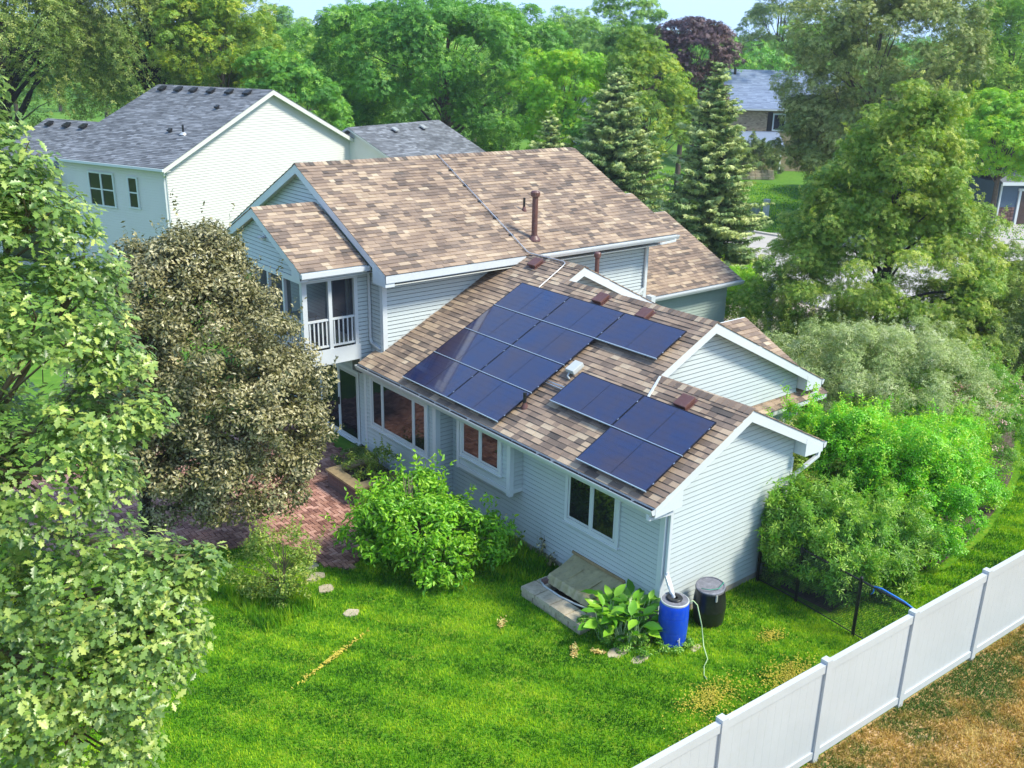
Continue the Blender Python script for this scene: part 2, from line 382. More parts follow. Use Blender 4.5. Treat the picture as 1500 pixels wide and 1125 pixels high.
# ---------------------------------------------------------------- roofs
T = .493; CA = 1/math.sqrt(1+T*T); SA = T*CA
EXPO = .143
def shingle_field(parent, P0, U, Vv, urange, vmax, mat, nobj, expo=EXPO, v0=0., wset=(.16,.21,.26,.33), seed=1, thick=.014, joined_name='shingle_course'):
    """tabs on a sloping plane; the nearest nobj are objects, the rest one joined mesh"""
    r = random.Random(seed); P0, U, Vv = V3(P0), V3(U).normalized(), V3(Vv).normalized(); N = U.cross(Vv).normalized()
    if N.z < 0: N = -N
    tabs = []; v = v0; k = 0
    while v < vmax - .03:
        for (ua, ub) in urange(v + expo*.5):
            u = ua - r.random()*.2; run = r.random()
            while u < ub:
                w_ = r.choice(wset); a, b_ = max(u, ua), min(u+w_, ub)
                if b_ - a > .02: 
                    run = .55*run + .45*r.random() if r.random() < .4 else r.random()
                    tabs.append((a, b_, v, min(v+expo+.02, vmax), (run*.8+r.random()*.2), r.choice((.6,1.,1.35)), b_-a > w_-.001))
                u += w_
        v += expo; k += 1
    def dist(t): 
        p = P0 + U*t[0] + Vv*t[2]; return (p-CAM_P).length
    tabs.sort(key=dist)
    meshes = {}
    join = MB(); cnt = 0
    Mrot = Matrix((( U.x, Vv.x, N.x), (U.y, Vv.y, N.y), (U.z, Vv.z, N.z))).to_4x4()
    for (a, b_, v, vt, t, th, full) in tabs:
        g = .0015; h1 = .006+thick*th; w_ = b_-a; L_ = vt-v
        q = [(g,0,.002),(w_-g,0,.002),(w_-g,L_,-.004),(g,L_,-.004),(g,0,h1),(w_-g,0,h1),(w_-g,L_,.003),(g,L_,.003)]
        if cnt < nobj and full and vt < vmax:
            key = (round(w_,3), int(t*9.99), th)
            if key not in meshes: meshes[key] = MB().hexa(q, int(t*9.99)/9).mesh('shingle', mat)
            p = P0 + U*a + Vv*v
            inst('shingle', meshes[key], Matrix.Translation(p) @ Mrot, parent); cnt += 1
        else:
            join.hexa([P0 + U*(a+x) + Vv*(v+y) + N*z for x, y, z in q], t)
    join.build(joined_name, mat, parent, kind='stuff')
def ridge_caps(parent, A, B, slope_dir, t, mat, joined=True, step=.14, name='ridge_cap', w_=.15):
    A, B = V3(A), V3(B); d = (B-A).normalized(); L_ = (B-A).length; n = int(L_/step); s_ = V3(slope_dir).normalized()
    mb = MB()
    for i in range(n):
        p = A + d*(i*step); q = p + d*(step+.03); tt = random.random(); up = Vector((0,0,.022)); lo = Vector((0,0,.012))
        for sg in (1,-1):
            e = s_*sg*w_ - Vector((0,0,w_*t))
            mb.hexa([p+lo, q+lo*.4, q+e+lo*.4, p+e+lo, p+up+lo, q+up*.4+lo, q+e+up*.4+lo, p+e+up+lo], tt)
    mb.build(name, mat, parent, kind='stuff')
def slab(mb, pts, vec):
    mb.prism(pts, vec)

# siding boards on a vertical wall plane
def siding(parent, O, D, Nrm, z0, z1, prof, expo=.108, mat='siding', as_objects=True, name='siding_board', off=0.):
    O, D, Nrm = V3(O), V3(D), V3(Nrm); z = z0; join = MB()
    while z < z1 - .01:
        zt = min(z+expo-.020, z1)
        for ((a0, b0), (a1, b1)) in zip(prof(z), prof(zt)):
            if b0-a0 < .03: continue
            if b1 < a1: a1 = b1 = (a1+b1)/2
            mb = MB() if as_objects else join
            base = O + Nrm*off
            def P(s_, zz, d): p = base + D*s_ + Nrm*d; return (p.x, p.y, zz)
            mb.hexa([P(a0,z,.001), P(b0,z,.001), P(b0,z,.026), P(a0,z,.026), P(a1,zt,.001), P(b1,zt,.001), P(b1,zt,.009), P(a1,zt,.009)], random.random())
            if as_objects: mb.build(name, mat, parent)
        z += expo
    if not as_objects: join.build(name if name != 'siding_board' else 'siding_courses', mat, parent, kind='stuff')

# ================================================================== THE HOUSE
XE, ZE = -.651, 2.912
RK = -.296
S1, S2, S3 = 1.982, 3.803, 4.402       # ridge x of the three stepped sections
Y12, Y23, YW = 2.185, 7.115, 9.882
def rz(x): return ZE + (x-XE)*T
house = thing('split_level_house', (0,0,0), 'pale sided house with brown shingle roofs, solar panels and a screened upper porch', 'house')
# --- walls (solid cores, boards on top)
def wall(name, **kw): pass
mb = MB()
gz = ZE-.22
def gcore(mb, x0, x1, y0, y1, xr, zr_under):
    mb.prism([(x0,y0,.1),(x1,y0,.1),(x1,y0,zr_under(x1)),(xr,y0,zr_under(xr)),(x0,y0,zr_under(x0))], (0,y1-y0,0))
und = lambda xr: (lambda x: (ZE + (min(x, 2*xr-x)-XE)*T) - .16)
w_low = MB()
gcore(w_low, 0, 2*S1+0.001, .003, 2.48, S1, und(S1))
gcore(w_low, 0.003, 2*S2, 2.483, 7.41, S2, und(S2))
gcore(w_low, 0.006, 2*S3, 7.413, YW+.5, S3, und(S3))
wall_low = w_low.build('wall', 'gap_shade_core', house)
def gprof(x0, x1, xr, extra=.17):
    zr = rz(xr)-extra
    def f(z):
        h = (zr - z)/T
        return [(max(x0, xr-h), min(x1, xr+h))]
    return f
siding(wall_low, (0,0,0), (1,0,0), (0,-1,0), .145, rz(S1)-.17, gprof(.02, 2*S1-.02, S1))
def g2(z):
    a, b_ = gprof(0, 2*S2-.02, S2)(z)[0]
    h = (rz(S1)-.0 - z)/T; lo = S1+h if z > 2.2 and z < rz(S1) else (S1 if z >= rz(S1) else 2*S1)
    if z >= rz(S1)-.05: lo = a
    return [(max(a, lo-.1), b_)]
siding(wall_low, (0,2.48,0), (1,0,0), (0,-1,0), .145, rz(S2)-.17, g2)
def g3(z):
    a, b_ = gprof(0, 2*S3-.02, S3)(z)[0]; return [(a, b_)]
siding(wall_low, (0,7.41,0), (1,0,0), (0,-1,0), 3.9, rz(S3)-.17, g3, as_objects=False)
# long wall x=0 : y from 0 to 6.88 (boards), facing -X
TOPX0 = 2.74
siding(wall_low, (0,0,0), (0,1,0), (-1,0,0), .145, TOPX0, lambda z: [(.02, 6.88)])
# right walls facing +X
siding(wall_low, (2*S1,0,0), (0,1,0), (1,0,0), .145, TOPX0, lambda z: [(.02, 2.46)], as_objects=False)
siding(wall_low, (2*S2,2.48,0), (0,1,0), (1,0,0), .145, TOPX0, lambda z: [(.02, 4.9)], as_objects=False)
# proud section with the big window
mb = MB(); mb.box(-.5, 6.883, .1, -.02, 10.15, 2.72); bump_wall = mb.build('wall', 'gap_shade_core', house)
siding(bump_wall, (-.5,6.88,0), (0,1,0), (-1,0,0), .145, 2.72, lambda z: [(.02, 3.25)])
siding(bump_wall, (-.5,6.883,0), (1,0,0), (0,-1,0), .145, 2.72, lambda z: [(.02, .48)])
siding(bump_wall, (-.5,10.15,0), (1,0,0), (0,1,0), .145, 2.72, lambda z: [(.02, .44)], as_objects=False)
# box bay
mb = MB(); mb.box(-.38, 4.2, 1.42, -.02, 6.15, 2.72); bay = mb.build('bay_window_box', 'white_trim', house)
siding(bay, (-.38,4.2,0), (0,1,0), (-1,0,0), 1.5, 2.72, lambda z: [(.09, 1.86)])
siding(bay, (-.38,4.2,0), (1,0,0), (0,-1,0), 1.45, 2.72, lambda z: [(.0, .36)])
MB().box(-.403, 4.17, 1.36, -.02, 6.18, 1.455).build('bay_sill', 'white_trim', bay)
# --- foundation blocks
fb = MB(); fb.box(.012, .02, -.3, 2*S1-.02, .3, .1395); fb.box(.012, .3, -.3, .3, 9.9, .139); fb.box(-.488, 6.9, -.3, .012, 10.14, .138); fb.box(4.0, 2.5, -.3, 7.6, 2.8, .139)
found = fb.build('foundation', 'foundation', house)
bm_ = MB().box(0,0,0,.392,.03,.19).mesh('block', 'foundation')
for i in range(10):
    inst('block', bm_, Matrix.Translation((.01+i*.4, -.008, -.055)), found)
bm2 = MB().box(0,0,0,.03,.392,.19).mesh('block', 'foundation')
for i in range(17):
    inst('block', bm2, Matrix.Translation((-.016, .02+i*.4, -.055)), found)
# --- corner boards
def cboard(x, y, z0, z1, sx, sy, w_=.10, name='corner_board'):
    mb = MB(); t = .026
    mb.box(min(x, x+sx*w_) , min(y-sy*t, y), z0, max(x, x+sx*w_), max(y-sy*t, y), z1)          # on the Y face
    mb.box(min(x-sx*t, x), min(y-sy*t, y+sy*w_), z0, max(x-sx*t, x), max(y-sy*t, y+sy*w_), z1)  # on the X face
    return mb.build(name, 'white_trim', house)
cboard(0, 0, .13, 2.66, 1, 1)
cboard(2*S1, 0, .13, 2.62, -1, 1, .05)
cboard(2*S2, 2.48, .13, 2.62, -1, 1, .05)
cboard(-.5, 6.883, .13, 2.70, 1, 1, .11)
cboard(-.5, 10.15, .13, 2.70, 1, -1, .09)
cboard(-.38, 4.2, 1.30, 2.70, 1, 1, .09)
cboard(-.38, 6.15, 1.34, 2.70, 1, -1, .08)

# --- low roof
roof_low = MB()
def sec_slab(mb, y0, y1, xr, th=.15, right=True):
    a = lambda x, z: (x, y0, z)
    zt = lambda x: ZE + (min(x, 2*xr-x)-XE)*T - .006
    poly = [a(XE+.02, zt(XE+.02)-th), a(xr, zt(xr)-th-.015), a(2*xr-XE-.02, zt(2*xr-XE-.02)-th), a(2*xr-XE-.02, zt(2*xr-XE-.02)), a(xr, zt(xr)), a(XE+.02, zt(XE+.02))]
    mb.prism(poly, (0, y1-y0, 0))
sec_slab(roof_low, RK+.03, Y12+.0, S1); sec_slab(roof_low, Y12+.031, Y23, S2); sec_slab(roof_low, Y23+.031, 9.86, S3)
roof_low.prism([(XE+.02, 9.86, rz(XE)-.155),(-.09, 9.86, rz(-.09)-.155),(-.09, 9.86, rz(-.09)-.006),(XE+.02, 9.86, rz(XE)-.006)], (0,.33,0))
roof1 = roof_low.build('roof', 'soffit', house)
Vl = Vector((CA, 0, SA)); Vr = Vector((-CA, 0, SA))
v1, v2, v3 = (S1-XE)/CA, (S2-XE)/CA, (S3-XE)/CA
def ur(v):
    y0 = RK-.02 if v < v1 else (Y12-.02 if v < v2 else Y23-.02)
    x = XE + v*CA
    y1 = 10.2 if x < -.10 else 9.86
    if rz(x) > 5.05: y1 = 9.66
    return [(y0, y1)]
shingle_field(roof1, (XE-.02, 0, ZE-.01), (0,1,0), Vl, ur, v3, 'shingle', 300, seed=3)
for (ya, yb, xr, vm) in ((RK-.02, Y12, S1, v1), (Y12-.02, Y23, S2, v2), (Y23-.02, 9.6, S3, v3)):
    shingle_field(roof1, (2*xr-XE+.02, 0, ZE-.01), (0,1,0), Vr, lambda v, ya=ya, yb=yb: [(ya, yb)], vm, 'shingle', 0, seed=5, joined_name='far_slope_course')
ridge_caps(roof1, (S1, RK-.01, rz(S1)), (S1, Y12+.12, rz(S1)), (1,0,0), T, 'shingle')
ridge_caps(roof1, (S2, Y12-.01, rz(S2)), (S2, Y23+.12, rz(S2)), (1,0,0), T, 'shingle')
ridge_caps(roof1, (S3, Y23-.01, rz(S3)), (S3, 9.2, rz(S3)), (1,0,0), T, 'shingle')
# rake boards with cornice returns
def rake(y, xr, xl=XE, dep=.21, left_from=None):
    mb = MB(); zr = rz(xr)-.012; xR = 2*xr-XE
    x0 = xl if left_from is None else left_from
    zl = rz(x0)-.012
    mb.prism([(x0,y,zl),(xr,y,zr),(xr,y,zr-dep-.02),(x0,y,zl-dep)], (0,.028,0))
    mb.prism([(xR,y,ZE-.012),(xR,y,ZE-.012-dep),(xr+.001,y,zr-dep-.02),(xr+.001,y,zr)], (0,.028,0))
    # closed eave returns
    if left_from is None:
        mb.prism([(x0+.01,y-.004,ZE-.14),(.09,y-.004,rz(.09)-.14),(.09,y-.004,2.72),(x0+.01,y-.004,2.69)], (0,.3,0))
    mb.prism([(xR-.01,y-.004,ZE-.14),(xR-.01,y-.004,2.69),(2*xr,y-.004,2.72),(2*xr-.0,y-.004,rz(.0)-.10)], (0,.3,0))
    return mb.build('rake_board', 'white_trim', house)
rake(RK, S1); rake(Y12, S2, left_from=S1-.15); rake(Y23, S3, left_from=S2-.10)
# eave fascia + soffit + gutter on the left
MB().box(XE+.0, RK+.03, ZE-.20, XE+.021, 10.2, ZE-.02).build('fascia', 'white_trim', house)
MB().box(XE+.022, RK+.31, 2.735, .0, 6.87, 2.755).box(XE+.022, 6.885, 2.722, -.003, 10.19, 2.738).build('soffit', 'soffit', house)
def gutter(y0, y1, x, z, sx=-1, name='gutter', along='y', mat='white_metal', guard=True):
    mb = MB(); s_ = []
    prof = [(0,-.13),(-.075,-.13),(-.115,-.05),(-.125,-.0),(-.118,.006),(-.105,-.05),(-.07,-.115),(-.008,-.115),(-.008,0),(0,0)]
    if along == 'y': poly = [(x - sx*px_, y0, z+pz) for px_, pz in prof]; vec = (0,y1-y0,0)
    else: poly = [(y0, x - sx*px_, z+pz) for px_, pz in prof]; vec = (y1-y0,0,0)
    mb.prism(poly, vec)
    g = mb.build(name, mat, house)
    # end caps
    mc = MB()
    for e in (y0, y1-.004):
        pl = [(x - sx*px_, e, z+pz) if along == 'y' else (e, x - sx*px_, z+pz) for px_, pz in prof[:4]+[(0,0)]]
        mc.prism(pl, (0,.004,0) if along == 'y' else (.004,0,0))
    mc.build('end_cap', mat, g)
    if guard:
        md = MB(); k = y0+.05
        while k < y1-.1:
            L_ = random.uniform(.25,.9); e = min(k+L_, y1-.05)
            xs = sorted((x - sx*(-.012), x - sx*(-.103)))
            if along == 'y': md.hexa([(xs[0],k,z-.05),(xs[1],k,z-.05),(xs[1],e,z-.05),(xs[0],e,z-.05),(xs[0],k,z-.018),(xs[1],k,z-.018),(xs[1],e,z-.02),(xs[0],e,z-.02)])
            k = e + random.uniform(.02,.12)
        if md.v: md.build('gutter_debris', 'black_metal', g)
    return g
gutter(RK-.01, 10.2, XE-.0, ZE-.035, -1)
gutter(RK-.01, Y12-.02, 2*S1-XE, ZE-.035, 1, guard=False)
gutter(Y12-.01, Y23-.02, 2*S2-XE, ZE-.035, 1, guard=False)
# --- downspouts
def downspout(path, name='downspout', w_=.085, mat='white_metal', parent=None):
    mb = MB()
    for a, b_ in zip(path[:-1], path[1:]):
        a, b_ = V3(a), V3(b_); d = (b_-a).normalized(); side = d.cross(Vector((.7,-.7,0))).normalized() if abs(d.z) > .9 else d.cross(Vector((0,0,1))).normalized()
        if abs(d.z) > .9: side = Vector((1,0,0))
        up2 = side.cross(d).normalized()
        mb.obox((a+b_)/2, (b_-a)/2+d*.02, side*(w_/2), up2*(w_*.38))
    return mb.build(name, mat, parent or house, bevel=.008)
downspout([(XE-.05,-.20,2.74),(XE-.05,-.20,2.66),(-.10,-.19,2.60),(.07,-.075,2.56),(.07,-.075,1.18),(-.02,-.30,.98),(-.10,-.42,.90)])
MB().tube([(.07,-.08,1.22),(.055,-.12,1.13),(.0,-.24,1.02),(-.06,-.36,.98),(-.10,-.42,.93),(-.11,-.43,.86)], .048, 12).build('flexible_elbow', 'white_metal', house, smooth=True)
for xr, y in ((S1, RK), (S2, Y12)):
    xR = 2*xr-XE
    downspout([(xR-.1,y+.03,2.68),(xR-.12,y+.03,2.6),(xR-.45,y+.1,2.42),(2*xr+.05,y+.22,2.22),(2*xr+.03,y+.245,2.05),(2*xr+.03,y+.245,.15)])

# --- windows
def window_x(parent, x, y0, y1, z0, z1, splits, fr=.06, head=.08, name='window', casing=.075, face=-1, mat_frame='white_trim'):
    """window on a wall facing -X: casing, sashes and panes"""
    d = .045
    f = MB()
    X0, X1 = x-d, x+.0
    f.box(X0, y0, z0, X1, y0+casing, z1); f.box(X0, y1-casing, z0, X1, y1, z1)
    f.box(X0, y0+casing, z1-head, X1, y1-casing, z1); f.box(X0-.02, y0-.02, z0-.03, X1, y1+.02, z0+.001); f.box(X0, y0+casing, z0+.001, X1, y1-casing, z0+casing)
    wn_ = f.build(name, mat_frame, parent, bevel=.004)
    ys = [y0+casing] + splits + [y1-casing]
    for a, b_ in zip(ys[:-1], ys[1:]):
        s_ = MB(); zA, zB = z0+casing, z1-head; q = .012
        s_.box(x-.034, a+q, zA+q, x, a+fr, zB-q); s_.box(x-.034, b_-fr, zA+q, x, b_-q, zB-q); s_.box(x-.034, a+fr, zA+q, x, b_-fr, zA+fr); s_.box(x-.034, a+fr, zB-fr, x, b_-fr, zB-q)
        s_.build('sash', 'white_metal', wn_)
        MB().box(x-.026, a+fr-.002, zA+fr-.002, x-.018, b_-fr+.002, zB-fr+.002).build('pane', 'window_glass', wn_)
    if len(ys) > 2:
        mu = MB()
        for s0 in splits: mu.box(X0, s0-.035, z0+casing, x, s0+.035, z1-head)
        mu.build('mullion', mat_frame, wn_)
    return wn_
window_x(house, -.522, 7.16, 9.82, 1.24, 2.68, [7.78, 9.22], casing=.085)
window_x(house, -.402, 4.45, 5.99, 1.72, 2.69, [5.22], casing=.08)
window_x(house, -.022, 1.14, 2.74, 1.24, 2.52, [1.94], casing=.09)

# --- upper house
XL = -.057; XB = -.33; YE, ZEE = 9.274, 5.37; YR, ZR = 13.876, 7.641
TB = (ZR-ZEE)/(YR-YE); CB = 1/math.sqrt(1+TB*TB); SB = TB*CB; YF = 2*YR-YE
XR = 10.10
zb = lambda y: ZEE + (min(y, 2*YR-y)-YE)*TB
wm = MB(); wm.prism([(XL+.003,9.885,.1),(XL+.003,17.87,.1),(XL+.003,17.87,zb(17.87)-.16),(XL+.003,YR,ZR-.17),(XL+.003,9.885,zb(9.885)-.16)], (9.85,0,0))
wall_up = wm.build('wall', 'gap_shade_core', house)
siding(wall_up, (XL,9.882,0), (1,0,0), (0,-1,0), 2.7, 5.50, lambda z: [(.04, 4.9)])
siding(wall_up, (XL,9.882,0), (1,0,0), (0,-1,0), 2.62, 5.50, lambda z: [(4.9+max(0,(5.2-z)*1.6)*0, 9.82)])
def gx(z):
    h = (ZR-.17-z)/TB
    return [(max(9.90, YR-h), min(17.86, YR+h))]
siding(wall_up, (XL,0,0), (0,1,0), (-1,0,0), 2.2, ZR-.2, gx, as_objects=True)
siding(wall_up, (XL,0,0), (0,1,0), (-1,0,0), .15, 2.2, lambda z: [(10.16, 11.2)], as_objects=True)
siding(wall_up, (XL,0,0), (0,1,0), (-1,0,0), .15, 2.2, lambda z: [(14.5, 17.86)], as_objects=False)
cboard(XL, 9.882, 3.0, 5.34, 1, 1, .11); cboard(9.793, 9.882, 3.15, 5.3, -1, 1, .11)
rs = MB()
zt = lambda y: zb(y)-.006
rs.prism([(XB+.03,YE+.02,zt(YE+.02)-.15),(XB+.03,YR,zt(YR)-.165),(XB+.03,YF-.02,zt(YF-.02)-.15),(XB+.03,YF-.02,zt(YF-.02)),(XB+.03,YR,zt(YR)),(XB+.03,YE+.02,zt(YE+.02))], (XR-XB-.06,0,0))
rs.prism([(XR,YE+.02,zt(YE+.02)-.15),(XR,11.35,zt(11.35)-.165),(XR,12.6,zt(11.35)-.7),(XR,12.6,zt(11.35)-.55),(XR,11.35,zt(11.35)),(XR,YE+.02,zt(YE+.02))], (.30,0,0))
roof2 = rs.build('roof', 'soffit', house)
Vb = Vector((0, CB, SB)); vB = (YR-YE)/CB
shingle_field(roof2, (0, YE-.02, ZEE-.01), (1,0,0), Vb, lambda v: [(XB-.02, XR+.02)] if v > (11.35-YE)/CB else [(XB-.02, XR+.32)], vB, 'shingle', 0, seed=8)
ridge_caps(roof2, (XB-.01, YR, ZR), (XR+.02, YR, ZR), (0,1,0), TB, 'shingle')
shingle_field(roof2, (0, YF+.02, ZEE-.01), (1,0,0), Vector((0,-CB,SB)), lambda v: [(XB-.02, XR+.02)], vB, 'shingle', 0, expo=.28, seed=9, joined_name='far_slope_course')
# rake boards left side
rb = MB(); dep = .22
rb.prism([(XB,YE,ZEE-.012),(XB,YR,ZR-.012),(XB,YR,ZR-.012-dep-.02),(XB,YE,ZEE-.012-dep)], (.028,0,0))
rb.prism([(XB,YF,ZEE-.012),(XB,YR+.001,ZR-.012),(XB,YR+.001,ZR-.012-dep-.02),(XB,YF,ZEE-.012-dep)], (.028,0,0))
rb.prism([(XB-.004,YE+.01,ZEE-.14),(XB-.004,9.9,zb(9.9)-.14),(XB-.004,9.9,5.06),(XB-.004,YE+.01,5.05)], (.27,0,0))
rb.build('rake_board', 'white_trim', house)
rb = MB(); rb.prism([(XR-.03,YE,ZEE-.012),(XR-.03,YR,ZR-.012),(XR-.03,YR,ZR-.2),(XR-.03,YE,ZEE-.2)], (.028,0,0)); rb.build('rake_board', 'white_trim', house)
MB().box(XB, YE-.0, ZEE-.23, 4.28, YE+.02, ZEE-.02).build('fascia', 'white_trim', house)
MB().box(XB, YE+.021, 5.075, 9.9, 9.86, 5.095).build('soffit', 'soffit', house)
MB().box(XB, YE-.016, ZEE-.21, 4.2, YE-.001, ZEE-.03).build('gutter', 'white_metal', house)
gutter(4.3, XR+.34, YE, ZEE-.035, -1, along='x', guard=False)
downspout([(10.28,YE-.06,5.26),(10.28,YE-.06,5.17),(9.66,YE-.04,5.13),(9.66,9.80,5.02),(9.66,9.80,3.62),(9.30,9.80,3.40),(8.9,9.72,3.15)])
# --- garage wing behind
GX0, GX1 = 9.80, 14.9
gw = MB(); gw.box(9.9, 10.35, .0, 14.6, 17.5, 3.05); gw.prism([(9.9,10.35,3.05),(9.9,17.5,3.05),(9.9,13.9,4.8)], (4.7,0,0))
gwall = gw.build('wall', 'siding_green', house)
siding(gwall, (9.9,10.35,0), (1,0,0), (0,-1,0), .15, 3.05, lambda z: [(0, 4.7)], mat='siding_green', as_objects=False)
gr_ = MB(); zg = lambda y: 3.19+(min(y,27.7-y)-9.98)*T
gr_.prism([(GX0,9.98,3.03),(GX0,13.85,zg(13.85)-.16),(GX0,17.7,3.03),(GX0,17.7,3.18),(GX0,13.85,zg(13.85)-.006),(GX0,9.98,3.18)], (GX1-GX0,0,0))
groof = gr_.build('roof', 'white_trim', house)
shingle_field(groof, (0, 9.96, 3.185), (1,0,0), Vector((0,CA,SA)), lambda v: [(GX0+.02, GX1+.02)], (13.85-9.98)/CA, 'shingle', 0, seed=12)
gutter(GX0+.02, GX1+.03, 9.97, 3.16, -1, along='x', guard=False)
MB().box(9.93, 9.7, 2.95, 10.12, 9.95, 3.3).build('return_box', 'white_trim', house)
# --- entry gable beyond the low roof
eg = MB(); ex = 8.6
eg.prism([(3.9,5.03,3.70),(3.9,2.2,2.32),(3.9,2.2,2.46),(3.9,5.03,3.87),(3.9,7.5,2.65),(3.9,7.5,2.5)], (ex-3.9,0,0))
er = eg.build('roof', 'white_trim', house)
shingle_field(er, (0, 2.18, 2.455), (1,0,0), Vector((0,.896,.444)), lambda v: [(4.2, ex+.02)], (5.03-2.2)/.896, 'shingle', 0, seed=15)
MB().box(8.0,2.9,0,8.15,3.05,2.75).box(8.0,6.4,0,8.15,6.55,2.75).build('porch_post', 'white_trim', house)

# --- screened porch on the upper floor
PX = -2.2; PYN, PZE = 10.17, 5.50; PYR, PZR = 12.72, 6.735; PYF, PZF = 14.6, 5.83
pt = (PZR-PZE)/(PYR-PYN); cpn = 1/math.sqrt(1+pt*pt)
pr_ = MB(); pr_.prism([(PX+.03,PYN+.02,PZE-.15),(PX+.03,PYR,PZR-.17),(PX+.03,PYF-.02,PZF-.15),(PX+.03,PYF-.02,PZF),(PX+.03,PYR,PZR-.006),(PX+.03,PYN+.02,PZE)], (XB-.03-PX,0,0))
proof = pr_.build('porch_roof', 'soffit', house)
shingle_field(proof, (0, PYN-.02, PZE-.01), (1,0,0), Vector((0,cpn,pt*cpn)), lambda v: [(PX-.02, XB-.002)], (PYR-PYN)/cpn, 'shingle', 0, seed=21)
shingle_field(proof, (0, PYF+.02, PZF-.01), (1,0,0), Vector((0,-cpn,pt*cpn)), lambda v: [(PX-.02, XB-.002)], (PYF-PYR)/cpn, 'shingle', 0, seed=22, joined_name='far_slope_course')
ridge_caps(proof, (PX-.01,PYR,PZR), (XB-.01,PYR,PZR), (0,1,0), pt, 'shingle', w_=.13)
rb = MB()
rb.prism([(PX,PYN,PZE-.01),(PX,PYR,PZR-.012),(PX,PYR,PZR-.23),(PX,PYN,PZE-.21)], (.028,0,0))
rb.prism([(PX,PYF,PZF-.01),(PX,PYR+.001,PZR-.012),(PX,PYR+.001,PZR-.23),(PX,PYF,PZF-.21)], (.028,0,0))
rb.prism([(PX-.004,PYN+.01,PZE-.13),(PX-.004,10.62,PZE+.45*pt-.13),(PX-.004,10.62,PZE-.24),(PX-.004,PYN+.01,PZE-.25)], (.22,0,0))
rb.build('rake_board', 'white_trim', house)
MB().box(PX,PYN-.0,PZE-.21,XB-.0,PYN+.02,PZE-.02).box(PX,PYN+.02,PZE-.25,XB+.25,10.5,PZE-.23).build('fascia', 'white_trim', house)
MB().box(PX,PYN-.10,PZE-.15,XB+.05,PYN-.001,PZE-.04).build('gutter', 'white_metal', house)
porch = MB(); porch.box(-2.0,10.5,3.0,-.44,14.32,3.08); pfl = porch.build('porch_floor', 'timber', house)
MB().box(-2.03,10.47,2.92,-.40,10.497,3.33).box(-2.03,10.497,2.92,-2.003,14.35,3.33).box(-2.03,14.33,2.92,-.40,14.357,3.33).build('deck_fascia', 'white_trim', house)
# gable of the porch
pg = MB(); pg.prism([(-2.0,10.52,5.2),(-2.0,14.3,5.2),(-2.0,14.3,5.72),(-2.0,PYR,PZR-.2),(-2.0,10.52,5.45)], (.08,0,0)); pgo = pg.build('wall', 'gap_shade_core', house)
def gp(z):
    return [(max(10.52, PYR-(PZR-.22-z)/pt), min(14.32, PYR+(PZR-.22-z)/pt))]
siding(pgo, (-2.0,0,0), (0,1,0), (-1,0,0), 5.28, PZR-.25, gp)
MB().box(-2.035,10.47,5.12,-1.995,14.33,5.26).box(-1.993,10.465,5.12,-.44,10.5,5.27).build('porch_beam', 'white_trim', house)
def ppost(x, y, w_=.11): return MB().box(x-w_/2,y-w_/2,3.0,x+w_/2,y+w_/2,5.26).build('porch_post', 'white_trim', house)
ppost(-1.955,10.545,.13); ppost(-1.24,10.54,.10); ppost(-.49,10.54,.10)
for y in (11.54,12.42,13.35): ppost(-1.965,y,.09)
ppost(-1.955,14.28,.13)
# chase beside the porch
ch = MB(); ch.box(-.44,10.503,2.5,XL-.001,10.9,5.26); cho = ch.build('wall', 'gap_shade_core', house)
siding(cho, (-.44,10.503,0), (1,0,0), (0,-1,0), 2.62, 5.25, lambda z: [(0,.38)])
# rails and balusters
def railing(a, b_, n):
    a, b_ = V3(a), V3(b_); r_ = MB().bar(a+Vector((0,0,4.10)), b_+Vector((0,0,4.10)), .07, .05).build('railing', 'white_trim', house); MB().bar(a+Vector((0,0,3.40)), b_+Vector((0,0,3.40)), .05, .05).build('bottom_rail', 'white_trim', r_)
    bmsh = MB().box(-.017,-.017,3.42,.017,.017,4.08).mesh('baluster', 'white_trim')
    for i in range(n):
        p = a.lerp(b_, (i+.5)/n); inst('baluster', bmsh, Matrix.Translation(p), r_)
railing((-1.88,10.55,0), (-1.29,10.55,0), 5); railing((-1.19,10.55,0), (-.54,10.55,0), 5)
railing((-1.965,10.63,0), (-1.965,11.49,0), 7); railing((-1.965,11.59,0), (-1.965,12.37,0), 6); railing((-1.965,12.47,0), (-1.965,13.30,0), 7)
# screens
sc = MB(); sc.add([(-1.89,10.58,3.1),(-.54,10.58,3.1),(-.54,10.58,5.12),(-1.89,10.58,5.12)], [(0,1,2,3)]); sc.add([(-1.93,10.6,3.1),(-1.93,14.2,3.1),(-1.93,14.2,5.12),(-1.93,10.6,5.12)], [(0,1,2,3)])
sc.build('insect_screen', 'screen_mesh', house)
# porch back wall, door and a little furniture inside
MB().box(XL-.06,11.6,3.08,XL-.022,12.5,5.1).build('porch_door', 'white_trim', house)
MB().box(XL-.07,11.7,3.25,XL-.061,12.4,5.0).build('door_glass', 'window_glass', house)
MB().box(-1.5,14.0,3.08,-.6,14.05,5.2).build('porch_back_panel', 'white_trim', house)
ft = MB(); ft.box(-1.2,12.6,3.6,-.5,13.4,3.64)
for x in (-1.15,-.55):
    for y in (12.65,13.35): ft.box(x-.02,y-.02,3.08,x+.02,y+.02,3.6)
ft.build('porch_table', 'white_trim', None, label='small white table behind the screens of the upper porch', cat='table')
downspout([(-.16,PYN-.05,5.34),(-.13,10.44,5.22),(-.13,10.44,3.45),(-.13,10.38,3.33),(-.10,10.02,3.24)], w_=.065)
